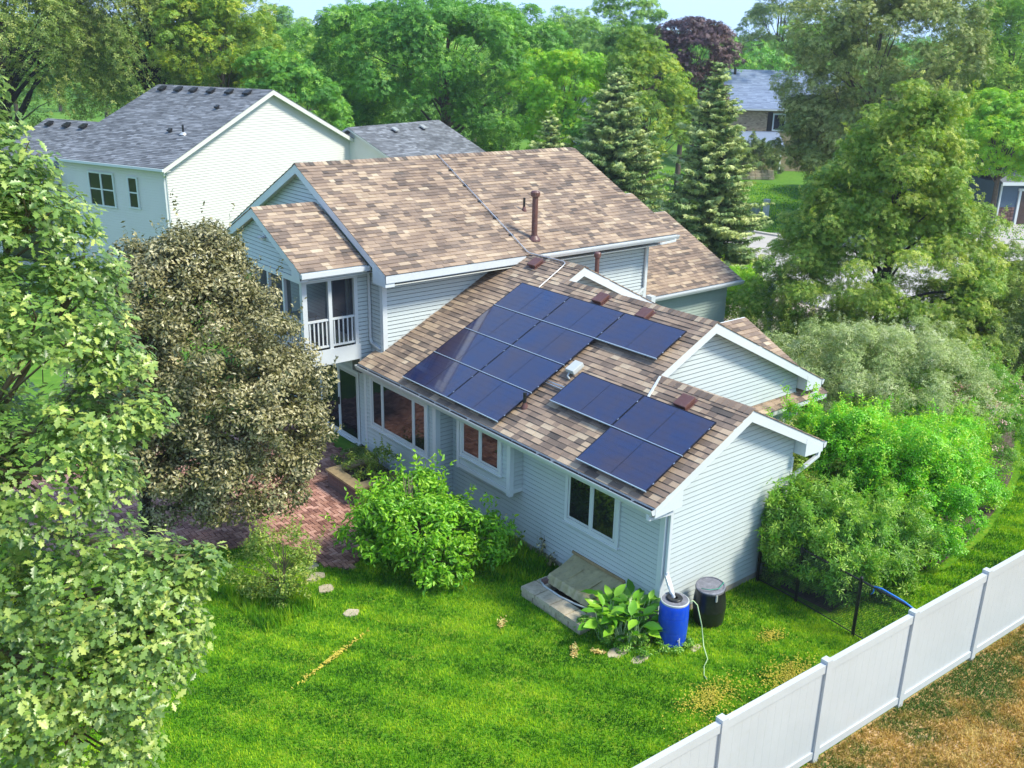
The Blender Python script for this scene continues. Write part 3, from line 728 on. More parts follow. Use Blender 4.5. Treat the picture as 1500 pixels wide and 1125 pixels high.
# patio door under the porch
dd = MB(); DX = XL-.03
dd.box(DX,11.22,.10,XL+.0,11.30,2.25); dd.box(DX,14.42,.10,XL,14.5,2.25); dd.box(DX,11.30,2.17,XL,14.42,2.25); dd.box(DX-.05,11.22,.06,XL,14.5,.12)
door = dd.build('patio_door', 'white_trim', house)
for a, b_ in ((11.31,12.35),(12.35,13.4),(13.4,14.41)):
    f = MB(); f.box(XL-.026,a,.12,XL,a+.07,2.17); f.box(XL-.026,b_-.07,.12,XL,b_,2.17); f.box(XL-.026,a+.07,.12,XL,b_-.07,.22); f.box(XL-.026,a+.07,2.08,XL,b_-.07,2.17)
    f.build('sash', 'grey_box' if a < 12 else 'white_trim', door); MB().box(XL-.016,a+.068,.218,XL-.008,b_-.068,2.082).build('pane', 'window_glass', door)
MB().box(XL-.07,12.33,1.0,XL-.03,12.37,1.22).build('handle', 'black_metal', door)
# floodlight on the porch gable
fl = MB(); fl.box(-2.05,12.36,5.98,-2.02,12.48,6.08); fl.tube([(-2.05,12.42,6.03),(-2.14,12.36,5.98)], [.02,.055], 8); fl.tube([(-2.05,12.42,6.03),(-2.14,12.50,5.99)], [.02,.05], 8)
fl.build('floodlight', 'white_metal', house)
# siding meets roof flashing
fz = MB(); fz.bar((-.05,9.868,rz(-.05)+.03), (4.1,9.868,rz(4.1)+.03), .012, .05); fz.build('flashing', 'grey_box', house)
fz = MB(); fz.bar((1.98,2.12,rz(1.98)+.025), (.95,1.75,rz(.95)+.025), .05, .03, up=(-SA,0,CA)); fz.build('flashing_strip', 'white_metal', house)

# --- roof vents, pipes
def box_vent(x, y, label, roofz=rz):
    z = roofz(x)
    t_ = thing('roof_vent', (x,y,z), label, 'roof vent', 'brown box vents on the low roof')
    U = Vector((0,1,0)); V_ = Vector((CA,0,SA)); N = Vector((-SA,0,CA)); p = Vector((x,y,z))
    mb = MB(); mb.obox(p+N*.085+V_*.0, V_*.17, U*.16, N*.035); mb.build('hood', 'brown_metal', t_, bevel=.01)
    MB().obox(p+N*.045, V_*.13, U*.125, N*.03).build('base', 'brown_metal', t_)
    MB().obox(p+N*.022, V_*.20, U*.19, N*.004).build('flange', 'brown_metal', t_)
box_vent(4.05, 8.65, 'brown box vent near the top of the roof beside the conduit')
box_vent(3.50, 5.52, 'brown box vent just below the ridge, behind the middle top-row panel')
box_vent(3.42, 3.99, 'brown box vent just below the ridge, behind the nearest top-row panel')
box_vent(1.58, 1.06, 'brown box vent on the lowest roof section near the front gable')
def pipe_vent(x, y, z, h, r, mat, label, cap=False, N=(-SA,0,CA)):
    t_ = thing('vent_pipe', (x,y,z), label, 'vent pipe')
    MB().tube([(x,y,z-.1),(x,y,z+h)], r, 14).build('pipe', mat, t_, smooth=False)
    MB().lathe((x,y,z-.03), [(r*2.2,0),(r*2.0,.05),(r*1.15,.14),(r*1.1,.16)], 16).build('boot', mat if mat != 'black_metal' else 'brown_metal', t_)
    if cap: MB().lathe((x,y,z+h-.02), [(r*1.1,0),(r*1.55,.03),(r*1.6,.13),(r*1.2,.17),(.01,.18)], 16).build('cap', mat, t_)
pipe_vent(4.97, 9.83, zb(9.83), 1.22, .085, 'brown_metal', 'tall brown flue pipe with a cap on the upper roof', True)
pipe_vent(5.59, 11.05, zb(11.05), .38, .035, 'black_metal', 'short thin black vent pipe behind the tall brown flue')
pipe_vent(6.46, 8.75, ZE+(2*S3-6.46-XE)*T, .76, .065, 'brown_metal', 'brown flue pipe with pale cap rising behind the highest low gable', True)
pipe_vent(.09, 4.31, rz(.09), .36, .04, 'black_metal', 'black plumbing vent pipe beside the corner of the big solar array')
# --- conduits on the roof
def conduit(pts, label, r=.016):
    t_ = thing('conduit', pts[0], label, 'conduit'); MB().tube(pts, r, 8).build('pipe', 'galvanised', t_, smooth=True)
    mb = MB()
    for i in range(1, 6):
        p = V3(pts[0]).lerp(V3(pts[1]), i/6.) ; mb.obox(p-Vector((0,0,.02)), (.07,0,0), (0,.03,.015), (0,0,.012))
    mb.build('clamp', 'black_metal', t_)
conduit([(4.42,YR-.02,ZR+.05),(4.30,9.32,zb(9.32)+.06),(4.33,9.22,5.42),(4.33,7.86,rz(4.33)+.06),(4.28,7.74,rz(4.28)+.06),(4.15,7.70,rz(4.15)+.06),(3.30,7.62,rz(3.3)+.06),(3.1,7.6,rz(3.1)+.05)], 'galvanised conduit running down the upper roof and bending to the solar array')

# ================================================================== SOLAR PANELS
LP, HP, GAP = 1.879, 1.042, .012
def solar(u_hi, v_top, label, group):
    """u_hi: far (+Y) end, v_top: distance of top edge from eave"""
    N = Vector((-SA,0,CA)); Vv = Vector((CA,0,SA)); U = Vector((0,1,0))
    O = Vector((XE,0,ZE)) + U*(u_hi-LP) + Vv*(v_top-HP) + N*.112
    t_ = thing('solar_panel', O, label, 'solar panel', group)
    Mx = Matrix(((Vv.x,U.x,N.x),(Vv.y,U.y,N.y),(Vv.z,U.z,N.z))).to_4x4()
    def P(v, u, n): return O + Vv*v + U*u + N*n
    def bx(mb, v0, v1, u0, u1, n0, n1): mb.hexa([P(v0,u0,n0),P(v1,u0,n0),P(v1,u1,n0),P(v0,u1,n0),P(v0,u0,n1),P(v1,u0,n1),P(v1,u1,n1),P(v0,u1,n1)])
    f = MB(); w_ = .011; h = .032
    bx(f,0,w_,0,LP,-.0,h); f.build('frame_edge', 'panel_frame', t_)
    f = MB(); bx(f,HP-w_,HP,0,LP,0,h); f.build('frame_edge', 'panel_black', t_)
    f = MB(); bx(f,w_,HP-w_,0,w_,0,h); f.build('frame_side', 'panel_black', t_)
    f = MB(); bx(f,w_,HP-w_,LP-w_,LP,0,h); f.build('frame_side', 'panel_black', t_)
    k = MB(); bx(k, w_,HP-w_,w_,LP-w_,.02,.0265); k.build('backsheet', 'panel_black', t_)
    cw = (HP-2*w_-.02)/6; cl = (LP-2*w_-.03)/2
    for i in range(6):
        for j in range(2):
            c = MB(); v0 = w_+.01+i*cw+.0015; v1_ = v0+cw-.003; u0 = w_+.008+j*(cl+.014)+.001; u1 = u0+cl-.002
            bx(c, v0, v1_, u0, u1, .0266, .029); c.build('cell_strip', 'solar_cell', t_)
    bk = MB()
    for u in (.35, 1.5): bx(bk, .0, HP, u-.02, u+.02, -.05, -.001)
    bk.build('rail', 'black_metal', t_)
    ft_ = MB()
    for u in (.35, 1.5):
        for v in (.2, .85): bx(ft_, v-.03, v+.03, u-.03, u+.03, -.1, -.051)
    ft_.build('roof_foot', 'black_metal', t_)
    cl_ = MB()
    for v in (.22,.82): bx(cl_, v-.02, v+.02, -.011, .004, .028, .036)
    cl_.build('clamp', 'aluminium', t_)
    return t_
m, nt, b, out = newmat('panel_frame'); b.inputs['Base Color'].default_value = (.55,.66,.78,1); b.inputs['Metallic'].default_value = .2; b.inputs['Roughness'].default_value = .3
u1_, vt_ = 8.161, 4.325
rows = ['top', 'second', 'third', 'bottom']; cols = ['far left', 'middle', 'near right']
lab = {(0,0):'topmost far solar panel of the big array, next to the conduit', (1,0):'middle solar panel of the three in the top row of the big array', (2,0):'nearest solar panel of the top row, sticking out past the rows below',
 (0,1):'second row solar panel of the big array, toward the upper house', (1,1):'second row solar panel of the big array, near the grey junction box',
 (0,2):'third row solar panel of the big array, half dark, house side', (1,2):'third row solar panel of the big array, just above the plumbing vent',
 (0,3):'lowest dark solar panel of the big array, over the triple window', (1,3):'lowest near solar panel of the big array, over the box bay'}
for (k, r_), l in lab.items(): solar(u1_-k*(LP+GAP), vt_-r_*(HP+GAP), l, 'solar panels of the big array')
u2_, vt2 = 3.792, 2.23
solar(u2_, vt2, 'upper far solar panel of the small array, touching the grey junction box', 'solar panels of the small array')
solar(u2_-(LP+GAP), vt2, 'upper near solar panel of the small array, beside the lowest brown vent', 'solar panels of the small array')
solar(u2_-(LP+GAP), vt2-(HP+GAP), 'lowest solar panel of the small array, nearest the front gable and gutter', 'solar panels of the small array')
# junction box and rails between arrays
jb = thing('junction_box', (1.46,4.06,rz(1.46)), 'pale grey solar junction box on the roof between the two arrays', 'junction box')
N_ = Vector((-SA,0,CA)); V_ = Vector((CA,0,SA)); p = Vector((1.40,4.10,rz(1.40)))
MB().obox(p+N_*.12, V_*.17, (0,.13,0), N_*.055).build('cover', 'grey_box', jb, bevel=.012)
MB().obox(p+N_*.045, V_*.12, (0,.09,0), N_*.03).build('mount', 'galvanised', jb)
MB().tube([p-V_*.18+N_*.1, p-V_*.26+N_*.07, p-V_*.3+N_*.05+Vector((0,-.1,0))], .022, 8).build('cable_gland', 'grey_box', jb, smooth=True)
rl = MB()
for v in (1.62, 1.70):
    q = Vector((XE,0,ZE))+V_*v+N_*.075; rl.bar(q+Vector((0,3.75,0)), q+Vector((0,4.45,0)), .03, .03)
rl.build('mounting_rail', 'aluminium', None, label='short pair of aluminium rails bridging the gap between the solar arrays', cat='mounting rail')

# ================================================================== NEIGHBOUR HOUSE (grey roof, left)
NT = .4435; NC = 1/math.sqrt(1+NT*NT)
nth = .372; nc = Vector((2.353,31.752,0)); nw = Vector((math.cos(nth), math.sin(nth), 0)); nu = Vector((-math.sin(nth), math.cos(nth), 0))
def NP(u, w, z): return nc + nu*u + nw*w + Vector((0,0,z))
nb = thing('neighbour_house', tuple(NP(4,7,0)), 'cream sided neighbour house with dark grey shingle roof behind the upper porch', 'house')
HWd = 7.12
nzr = 5.6 + HWd*NT
cb = MB(); cb.prism([NP(.35,.4,0),NP(.35,13.85,0),NP(.35,13.85,5.5),NP(.35,HWd,nzr-.12),NP(.35,.4,5.6)], nu*7.3)
nwall = cb.build('wall', 'neighbour_siding', nb)
def ng(z): h = (nzr-.12-z)/NT; return [(max(.42, HWd-h), min(13.8, HWd+h))]
siding(nwall, NP(.35,0,0), nw, -nu, .2, nzr-.2, ng, expo=.12, mat='neighbour_siding', as_objects=False)
siding(nwall, NP(0,.4,0), nu, -nw, .2, 5.55, lambda z: [(.37, 7.6)], expo=.12, mat='neighbour_siding', as_objects=False)
ns = MB(); ns.prism([NP(0.03,.02,5.44),NP(.03,HWd,nzr-.16),NP(.03,2*HWd-.02,5.44),NP(.03,2*HWd-.02,5.59),NP(.03,HWd,nzr-.006),NP(.03,.02,5.59)], nu*7.94)
nroof = ns.build('roof', 'neighbour_siding', nb)
nV = Vector((nw.x*NC, nw.y*NC, NT*NC))
GW = (.22,.30,.38)
shingle_field(nroof, NP(0,-.02,5.59), nu, nV, lambda v: [(-.02,8.02)], HWd/NC, 'grey_shingle', 0, wset=GW, seed=31)
shingle_field(nroof, NP(0,2*HWd+.02,5.59), nu, Vector((-nw.x*NC,-nw.y*NC,NT*NC)), lambda v: [(-.02,8.02)], HWd/NC, 'grey_shingle', 0, expo=.3, wset=GW, seed=32, joined_name='far_slope_course')
rk_ = MB(); rk_.prism([NP(0,0,5.585),NP(0,HWd,nzr-.012),NP(0,HWd,nzr-.24),NP(0,0,5.38)], nu*.028); rk_.prism([NP(0,2*HWd,5.585),NP(0,HWd+.001,nzr-.012),NP(0,HWd+.001,nzr-.24),NP(0,2*HWd,5.38)], nu*.028)
rk_.build('rake_board', 'neighbour_siding', nb)
ngut = MB(); ngut.hexa([NP(-.02,-.12,5.46),NP(8.0,-.12,5.46),NP(8.0,.0,5.44),NP(-.02,.0,5.44),NP(-.02,-.12,5.57),NP(8.0,-.12,5.57),NP(8.0,.0,5.57),NP(-.02,.0,5.57)]); ngut.build('gutter', 'white_trim', nb)
MB().prism([NP(.02,.02,5.42),NP(.02,.4,5.42),NP(7.9,.4,5.42),NP(7.9,.02,5.42)], (0,0,.02)).build('soffit', 'neighbour_siding', nb)
downspout([NP(.12,-.06,5.45),NP(.15,.1,5.3),NP(.42,.33,5.15),NP(.42,.33,.2)], parent=nb)
def nwin(u0, u1, z0, z1, n):
    f = MB(); d = nw*-.06; 
    def q(a, b_, c, e, w_=.34): f.hexa([NP(a,w_-.03,c),NP(b_,w_-.03,c),NP(b_,w_+.08,c),NP(a,w_+.08,c),NP(a,w_-.03,e),NP(b_,w_-.03,e),NP(b_,w_+.08,e),NP(a,w_+.08,e)])
    q(u0-.08,u0,z0,z1); q(u1,u1+.08,z0,z1); q(u0-.08,u1+.08,z1,z1+.08); q(u0-.12,u1+.12,z0-.08,z0)
    k = (u1-u0)/n
    for i in range(1, n): q(u0+i*k-.05, u0+i*k+.05, z0, z1)
    wd = f.build('window', 'white_trim', nb)
    for i in range(n):
        a, b_ = u0+i*k+(.05 if i else 0), u0+(i+1)*k-(.05 if i < n-1 else 0)
        for c, e in ((z0, (z0+z1)/2-.03), ((z0+z1)/2+.03, z1)):
            g = MB(); g.hexa([NP(a,.345,c),NP(b_,.345,c),NP(b_,.38,c),NP(a,.38,c),NP(a,.345,e),NP(b_,.345,e),NP(b_,.38,e),NP(a,.38,e)]); g.build('pane', 'window_glass', wd)
        r_ = MB(); m_ = (z0+z1)/2; r_.hexa([NP(a,.33,m_-.03),NP(b_,.33,m_-.03),NP(b_,.38,m_-.03),NP(a,.38,m_-.03),NP(a,.33,m_+.03),NP(b_,.33,m_+.03),NP(b_,.38,m_+.03),NP(a,.38,m_+.03)]); r_.build('meeting_rail', 'white_trim', wd)
nwin(3.88, 5.50, 3.55, 5.0, 2); nwin(2.28, 2.80, 3.65, 4.95, 1)
ncb = MB(); ncb.hexa([NP(.33,.375,.1),NP(.43,.375,.1),NP(.43,.40,.1),NP(.33,.40,.1),NP(.33,.375,5.4),NP(.43,.375,5.4),NP(.43,.40,5.4),NP(.33,.40,5.4)]); ncb.build('corner_board', 'white_trim', nb)
ncb = MB(); ncb.hexa([NP(7.55,.372,.1),NP(7.65,.372,.1),NP(7.65,.40,.1),NP(7.55,.40,.1),NP(7.55,.372,5.4),NP(7.65,.372,5.4),NP(7.65,.40,5.4),NP(7.55,.40,5.4)]); ncb.build('corner_board', 'white_trim', nb)
# lower wing on the far side (garage)
lw = MB(); lw.prism([NP(8.0,.1,0),NP(8.0,9.0,0),NP(8.0,9.0,4.5),NP(8.0,4.3,6.7),NP(8.0,.1,4.6)], nu*5.2); lwo = lw.build('wall', 'neighbour_siding', nb)
siding(lwo, NP(0,.1,0), nu, -nw, .2, 4.4, lambda z: [(7.7, 13.2)], expo=.12, mat='neighbour_siding', as_objects=False)
ls = MB(); ls.prism([NP(7.66,-.5,4.35),NP(7.66,4.3,6.74),NP(7.66,9.2,4.35),NP(7.66,9.2,4.5),NP(7.66,4.3,6.894),NP(7.66,-.5,4.5)], nu*5.9); lroof = ls.build('roof', 'neighbour_siding', nb)
shingle_field(lroof, NP(0,-.52,4.49), nu, Vector((nw.x*.894,nw.y*.894,.447)), lambda v: [(7.64,13.6)], 4.8/.894, 'grey_shingle', 0, wset=GW, seed=33)
MB().hexa([NP(7.64,-.64,4.36),NP(13.6,-.64,4.36),NP(13.6,-.52,4.34),NP(7.64,-.52,4.34),NP(7.64,-.64,4.48),NP(13.6,-.64,4.48),NP(13.6,-.52,4.48),NP(7.64,-.52,4.48)]).build('gutter', 'white_trim', nb)
MB().prism([NP(7.62,-.5,4.45),NP(7.62,.38,4.86),NP(7.62,.38,4.30),NP(7.62,-.5,4.28)], nu*.3).build('return_box', 'neighbour_siding', nb)
MB().hexa([NP(8.3,.04,.2),NP(12.6,.04,.2),NP(12.6,.09,.2),NP(8.3,.09,.2),NP(8.3,.04,3.4),NP(12.6,.04,3.4),NP(12.6,.09,3.4),NP(8.3,.09,3.4)]).build('garage_opening', 'window_glass', nb)
# wing to the right
rw = MB(); rw.prism([NP(-3.4,12.9,4.72),NP(.2,12.9,6.54),NP(3.8,12.9,4.72),NP(3.8,12.9,4.87),NP(.2,12.9,6.655),NP(-3.4,12.9,4.87)], nw*8.9); rwo = rw.build('roof', 'neighbour_siding', nb)
shingle_field(rwo, NP(-3.42,0,4.86), nw, Vector((nu.x*.894,nu.y*.894,.447)), lambda v: [(12.88,21.85)], 3.62/.894, 'grey_shingle', 0, wset=GW, seed=34)
rww = MB(); rww.prism([NP(-3.0,13.2,0),NP(3.4,13.2,0),NP(3.4,13.2,4.8),NP(.2,13.2,6.4),NP(-3.0,13.2,4.8)], nw*8.3); rww.build('wall', 'neighbour_siding', nb)
# neighbour roof vents
def nvent(u, w_, label, plane='main', sc=1.0, zz=None):
    z = zz if zz is not None else 5.6+NT*w_
    p = NP(u, w_, z); t_ = thing('roof_vent', tuple(p), label, 'roof vent', 'dark box vents on the neighbour roof')
    if plane == 'main': V_ = nV; U = nu; 
    else: V_ = Vector((nu.x*.894,nu.y*.894,.447)); U = nw
    N = U.cross(V_); N = N if N.z > 0 else -N
    MB().obox(p+N*.13, V_*.19*sc, U*.18*sc, N*.035).build('hood', 'black_metal' if plane == 'main' else 'galvanised', t_)
    MB().obox(p+N*.06, V_*.13*sc, U*.13*sc, N*.06).build('base', 'black_metal', t_)
ordn = ['leftmost', 'second from the left', 'third from the left', 'fourth from the left', 'fifth from the left', 'rightmost']
for i, u in enumerate((7.09,5.9,4.83,3.6,2.35,1.15)): nvent(u, 6.55, ordn[i]+' of the six dark vents along the ridge of the neighbour roof')
for i, u in enumerate((12.6,11.2,9.9)): nvent(u, 3.7, ['leftmost','middle','rightmost'][i]+' of three dark vents on the lower left wing of the neighbour house', zz=4.5+(3.7+.5)*.5)
for i, w_ in enumerate((16.2,19.0)): nvent(-.55, w_, ['left','right'][i]+' pale topped vent on the grey roof wing right of the cream gable', 'wing', zz=6.7-.75*.5)
nvent(1.73, 5.07, 'small dark hooded vent midway down the neighbour roof, near its gable', sc=.55); nvent(2.55, 2.81, 'small dark hooded vent low on the neighbour roof beside the black pipe', sc=.55)
pp = NP(1.61,2.72,5.6+NT*2.72); t_ = thing('vent_pipe', tuple(pp), 'black vent pipe with pale flashing low on the neighbour grey roof', 'vent pipe')
MB().tube([pp-Vector((0,0,.1)), pp+Vector((0,0,.42))], .05, 10).build('pipe', 'black_metal', t_); MB().lathe(pp-Vector((0,0,.02)), [(.2,0),(.17,.04),(.07,.12)], 12).build('boot', 'galvanised', t_)

# ================================================================== FAR HOUSES
# blue grey roofed brick house
fd = Vector((.771,-.637,0)); fb_ = Vector((.637,.771,0))   # along, away
f0 = Vector((65.6,51.6,0))
def FP(a, b_, z): return f0 + fd*a + fb_*b_ + Vector((0,0,z))
fh = thing('brick_house', tuple(FP(4,4,0)), 'far tan brick house with blue grey shingle roof between spruce and linden', 'house')
MB().prism([FP(.5,.5,0),FP(12,.5,0),FP(12,8,0),FP(.5,8,0)], (0,0,5.9)).build('wall', 'tan_brick', fh)
bk = MB()
for r_ in range(18):
    for c in range(14):
        bk.prism([FP(.72+c*.24+(r_%2)*.12,.5,3.75+r_*.11),FP(.94+c*.24+(r_%2)*.12,.5,3.75+r_*.11),FP(.94+c*.24+(r_%2)*.12,.5,3.84+r_*.11),FP(.72+c*.24+(r_%2)*.12,.5,3.84+r_*.11)], -fb_*.03, random.random()**.6)
bk.build('brickwork', 'tan_brick', fh, kind='stuff')
rf = MB(); rf.prism([FP(0,0,5.85),FP(0,5.6,9.45),FP(0,11,5.85),FP(0,11,6.0),FP(0,5.6,9.62),FP(0,0,6.0)], fd*12.5); fro = rf.build('roof', 'white_trim', fh)
fsl = Vector((fb_.x*5.6, fb_.y*5.6, 3.62)).normalized()
shingle_field(fro, FP(0,-.02,6.0), fd, fsl, lambda v: [(-.02,12.5)], 6.66, 'blue_shingle', 0, expo=.2, wset=(.4,.5,.6), seed=41)
MB().prism([FP(0,-.1,5.86),FP(12.5,-.1,5.86),FP(12.5,-.1,5.98),FP(0,-.1,5.98)], fb_*.1).build('gutter', 'white_trim', fh)
MB().prism([FP(4.1,.44,3.9),FP(4.6,.44,3.9),FP(4.6,.44,5.7),FP(4.1,.44,5.7)], fb_*.05).build('shutter', 'black_metal', fh)
w1 = MB().prism([FP(4.62,.43,3.9),FP(5.9,.43,3.9),FP(5.9,.43,5.6),FP(4.62,.43,5.6)], fb_*.05).build('window', 'white_trim', fh)
MB().prism([FP(4.75,.42,4.05),FP(5.8,.42,4.05),FP(5.8,.42,5.45),FP(4.75,.42,5.45)], fb_*.009).build('pane', 'window_glass', w1)
pr2 = MB(); pr2.prism([FP(.3,-2.6,2.55),FP(.3,.5,3.7),FP(.3,.5,3.85),FP(.3,-2.6,2.7)], fd*5).build('porch_roof', 'blue_shingle', fh)
MB().prism([FP(.3,-2.66,2.5),FP(5.3,-2.66,2.5),FP(5.3,-2.66,2.68),FP(.3,-2.66,2.68)], fb_*.05).build('fascia', 'white_trim', fh)
for a in (.5,5.0): MB().obox(FP(a,-2.3,1.28), (.08,0,0),(0,.08,0),(0,0,1.27)).build('porch_post', 'white_trim', fh)
t_ = thing('vent_pipe', tuple(FP(1.4,5.0,9.2)), 'dark stove pipe on the blue grey roof of the far brick house', 'vent pipe')
MB().tube([FP(1.4,4.9,9.0),FP(1.4,4.9,9.95)], .14, 10).build('pipe', 'black_metal', t_); MB().tube([FP(1.4,4.9,9.95),FP(1.4,4.9,10.08)], .22, 10).build('cap', 'black_metal', t_)
# small far white gabled house by the maple
g0 = Vector((47,48,0))
wh = thing('white_house', (47,48,0), 'tiny far house with pale gable and blue roof right of the big maple', 'house')
q = MB(); q.prism([(45,52,0),(47.5,49.5,0),(47.5,49.5,6.2),(46.2,50.8,7.9),(45,52,6.2)], (5,5,0)); q.build('wall', 'white_trim', wh)
q = MB(); q.prism([(44.8,51.8,6.1),(46.15,50.55,8.0),(47.7,49.2,6.1),(47.7,49.2,6.25),(46.15,50.55,8.2),(44.8,51.8,6.25)], (5.2,5.2,0)); q.build('roof', 'blue_shingle', wh)
# dark blue house with garage (right)
bh = thing('blue_house', (62,24,0), 'dark blue house with white framed windows and brick base behind the green locust', 'house')
d1 = Vector((.60,-.80,0)).normalized(); d2 = Vector((d1.y*-1, d1.x, 0))    # d1 along the front to the right, d2 away
b0 = Vector((60.2,28.6,0))
def BP(a, b_, z): return b0 + d1*a + d2*b_ + Vector((0,0,z))
core = MB().prism([BP(-6,0,0),BP(8,0,0),BP(8,8,0),BP(-6,8,0)], (0,0,3.0)).build('wall', 'blue_siding', bh)
siding(core, BP(0,0,0), d1, -d2, .1, 3.0, lambda z: [(-5.9, 2.1)] if z < 9 else [], expo=.15, mat='blue_siding', as_objects=False)
bb = MB()
for r_ in range(14):
    for c in range(9): bb.prism([BP(2.4+c*.25+(r_%2)*.12,0,.05+r_*.1),BP(2.62+c*.25+(r_%2)*.12,0,.05+r_*.1),BP(2.62+c*.25+(r_%2)*.12,0,.13+r_*.1),BP(2.4+c*.25+(r_%2)*.12,0,.13+r_*.1)], -d2*.05, random.random())
bb.build('brickwork', 'dark_brick', bh, kind='stuff')
for a in (-3.3,-1.5,.1):
    w_ = MB().prism([BP(a,-.03,1.2),BP(a+1.35,-.03,1.2),BP(a+1.35,-.03,2.75),BP(a,-.03,2.75)], d2*.1).build('window', 'white_trim', bh)
    MB().prism([BP(a+.13,-.05,1.33),BP(a+1.22,-.05,1.33),BP(a+1.22,-.05,2.62),BP(a+.13,-.05,2.62)], d2*.019).build('pane', 'window_glass', w_)
MB().prism([BP(5.2,-.04,.1),BP(6.2,-.04,.1),BP(6.2,-.04,2.2),BP(5.2,-.04,2.2)], d2*.1).build('door', 'black_metal', bh)
for a in (1.9,4.7): MB().obox(BP(a,-.25,1.45), d1*.11, d2*.11, (0,0,1.45)).build('column', 'white_trim', bh)
br = MB(); br.prism([BP(-6.4,-1.2,2.9),BP(-6.4,4,5.4),BP(-6.4,9,2.9),BP(-6.4,9,3.05),BP(-6.4,4,5.6),BP(-6.4,-1.2,3.05)], d1*14.8); br.build('roof', 'grey_shingle', bh)
# garage projecting to the right
gh = thing('garage', (58,18,0), 'dark blue garage with brick base and brown door at the right edge', 'garage')
e1 = Vector((.98,-.55,0)).normalized(); e2 = Vector((-e1.y, e1.x, 0)); gq = Vector((55.9,19.6,0))
def GP(a, b_, z): return gq + e1*a + e2*b_ + Vector((0,0,z))
MB().prism([GP(0,0,0),GP(8,0,0),GP(8,6,0),GP(0,6,0)], (0,0,2.9)).build('wall', 'blue_siding', gh)
gb = MB()
for r_ in range(12):
    for c in range(5): gb.prism([GP(.02+c*.25,0,.03+r_*.1),GP(.24+c*.25,0,.03+r_*.1),GP(.24+c*.25,0,.11+r_*.1),GP(.02+c*.25,0,.11+r_*.1)], -e2*.05, random.random())
    for c in range(22): gb.prism([GP(0,.05+c*.25,.03+r_*.1),GP(0,.27+c*.25,.03+r_*.1),GP(0,.27+c*.25,.11+r_*.1),GP(0,.05+c*.25,.11+r_*.1)], -e1*.05, random.random())
gb.build('brickwork', 'dark_brick', gh, kind='stuff')
MB().obox(GP(1.45,-.04,1.2), e1*.09, e2*.06, (0,0,1.2)).build('door_frame', 'white_trim', gh)
MB().obox(GP(4,-.04,2.42), e1*2.7, e2*.06, (0,0,.09)).build('door_lintel', 'white_trim', gh)
gd = MB().obox(GP(4,-.01,1.2), e1*2.45, e2*.03, (0,0,1.15)).build('garage_door', 'garage_door_brown', gh)
for i in range(4): MB().obox(GP(4,-.05,.3+i*.57), e1*2.4, e2*.012, (0,0,.26)).build('door_panel', 'garage_door_brown', gd)
MB().obox(GP(-.05,-.05,1.45), e1*.05, e2*.05, (0,0,1.45)).build('corner_board', 'white_trim', gh)
gr2 = MB(); gr2.prism([GP(-.4,-.5,2.85),GP(8.4,-.5,2.85),GP(8.4,3,4.3),GP(-.4,3,4.3)], (0,0,.14)); gr2.prism([GP(-.4,6.5,2.85),GP(8.4,6.5,2.85),GP(8.4,3.001,4.3),GP(-.4,3.001,4.3)], (0,0,.14)); gr2.build('roof', 'grey_shingle', gh)
MB().obox(GP(4,-.53,2.88), e1*4.4, e2*.025, (0,0,.11)).build('fascia', 'white_trim', gh)
# patio table and chairs on the terrace
tb = thing('patio_table', (59.6,23.2,.02), 'round pale topped patio table beside the dark garage', 'table')
MB().lathe((59.6,23.2,.02), [(.35,0),(.05,.03),(.05,1.0),(.65,1.01),(.65,1.05),(.6,1.06)], 18).build('table_top', 'beige_concrete', tb)
def pchair(x, y, rot, label):
    t_ = thing('patio_chair', (x,y,.02), label, 'chair', 'tall slatted chairs round the far patio table')
    Rm = Matrix.Rotation(rot, 4, 'Z'); Tm = Matrix.Translation((x,y,.02)) @ Rm
    def bx(name, *a): 
        mb = MB().box(*a); mb.v = [tuple(Tm @ Vector(v)) for v in mb.v]; mb.build(name, 'garage_door_brown', t_)
    for sx in (-.22,.22):
        for sy_ in (-.22,.22): bx('leg', sx-.02, sy_-.02, 0, sx+.02, sy_+.02, .68 if sy_ > 0 else 1.15)
    bx('seat', -.26,-.26,.68,.26,.26,.73); bx('back_rail', -.24,-.24,1.1,.24,-.2,1.18)
    for i in range(4): bx('back_slat', -.17+i*.1,-.235,.74,-.12+i*.1,-.205,1.1)
pchair(58.6,23.4,-1.5,'tall brown slatted patio chair on the street side of the far table')
pchair(59.3,22.1,0.2,'tall brown slatted patio chair tucked next to the garage corner')

# ================================================================== YARD OBJECTS
# vinyl fence
fence = thing('vinyl_fence', (-3.2,-4.02,0), 'white vinyl privacy fence running across the lower right corner', 'fence')
FX = [-3.19+2.372*k for k in range(-4, 8)]
def fy(x): return -4.12-.047*(x+.8)
FH = 1.93
pm_ = MB(); pm_.box(-.064,-.064,-.05,.064,.064,FH-.02); pcap = MB(); pcap.hexa([(-.078,-.078,FH-.03),(.078,-.078,FH-.03),(.078,.078,FH-.03),(-.078,.078,FH-.03),(-.078,-.078,FH),(.078,-.078,FH),(.078,.078,FH),(-.078,.078,FH)]); pcap.hexa([(-.07,-.07,FH),(.07,-.07,FH),(.07,.07,FH),(-.07,.07,FH),(-.01,-.01,FH+.035),(.01,-.01,FH+.035),(.01,.01,FH+.035),(-.01,.01,FH+.035)])
pme, pce = pm_.mesh('post','vinyl'), pcap.mesh('post_cap','vinyl')
ang = math.atan(-.047); cf, sf = math.cos(ang), math.sin(ang)
top_r = MB().box(.066,-.045,1.70,2.372/cf-.066,.045,1.85).mesh('rail','vinyl'); bot_r = MB().box(.066,-.045,.08,2.372/cf-.066,.045,.21).mesh('rail','vinyl')
NB = 12; bw = (2.372/cf-.132)/NB
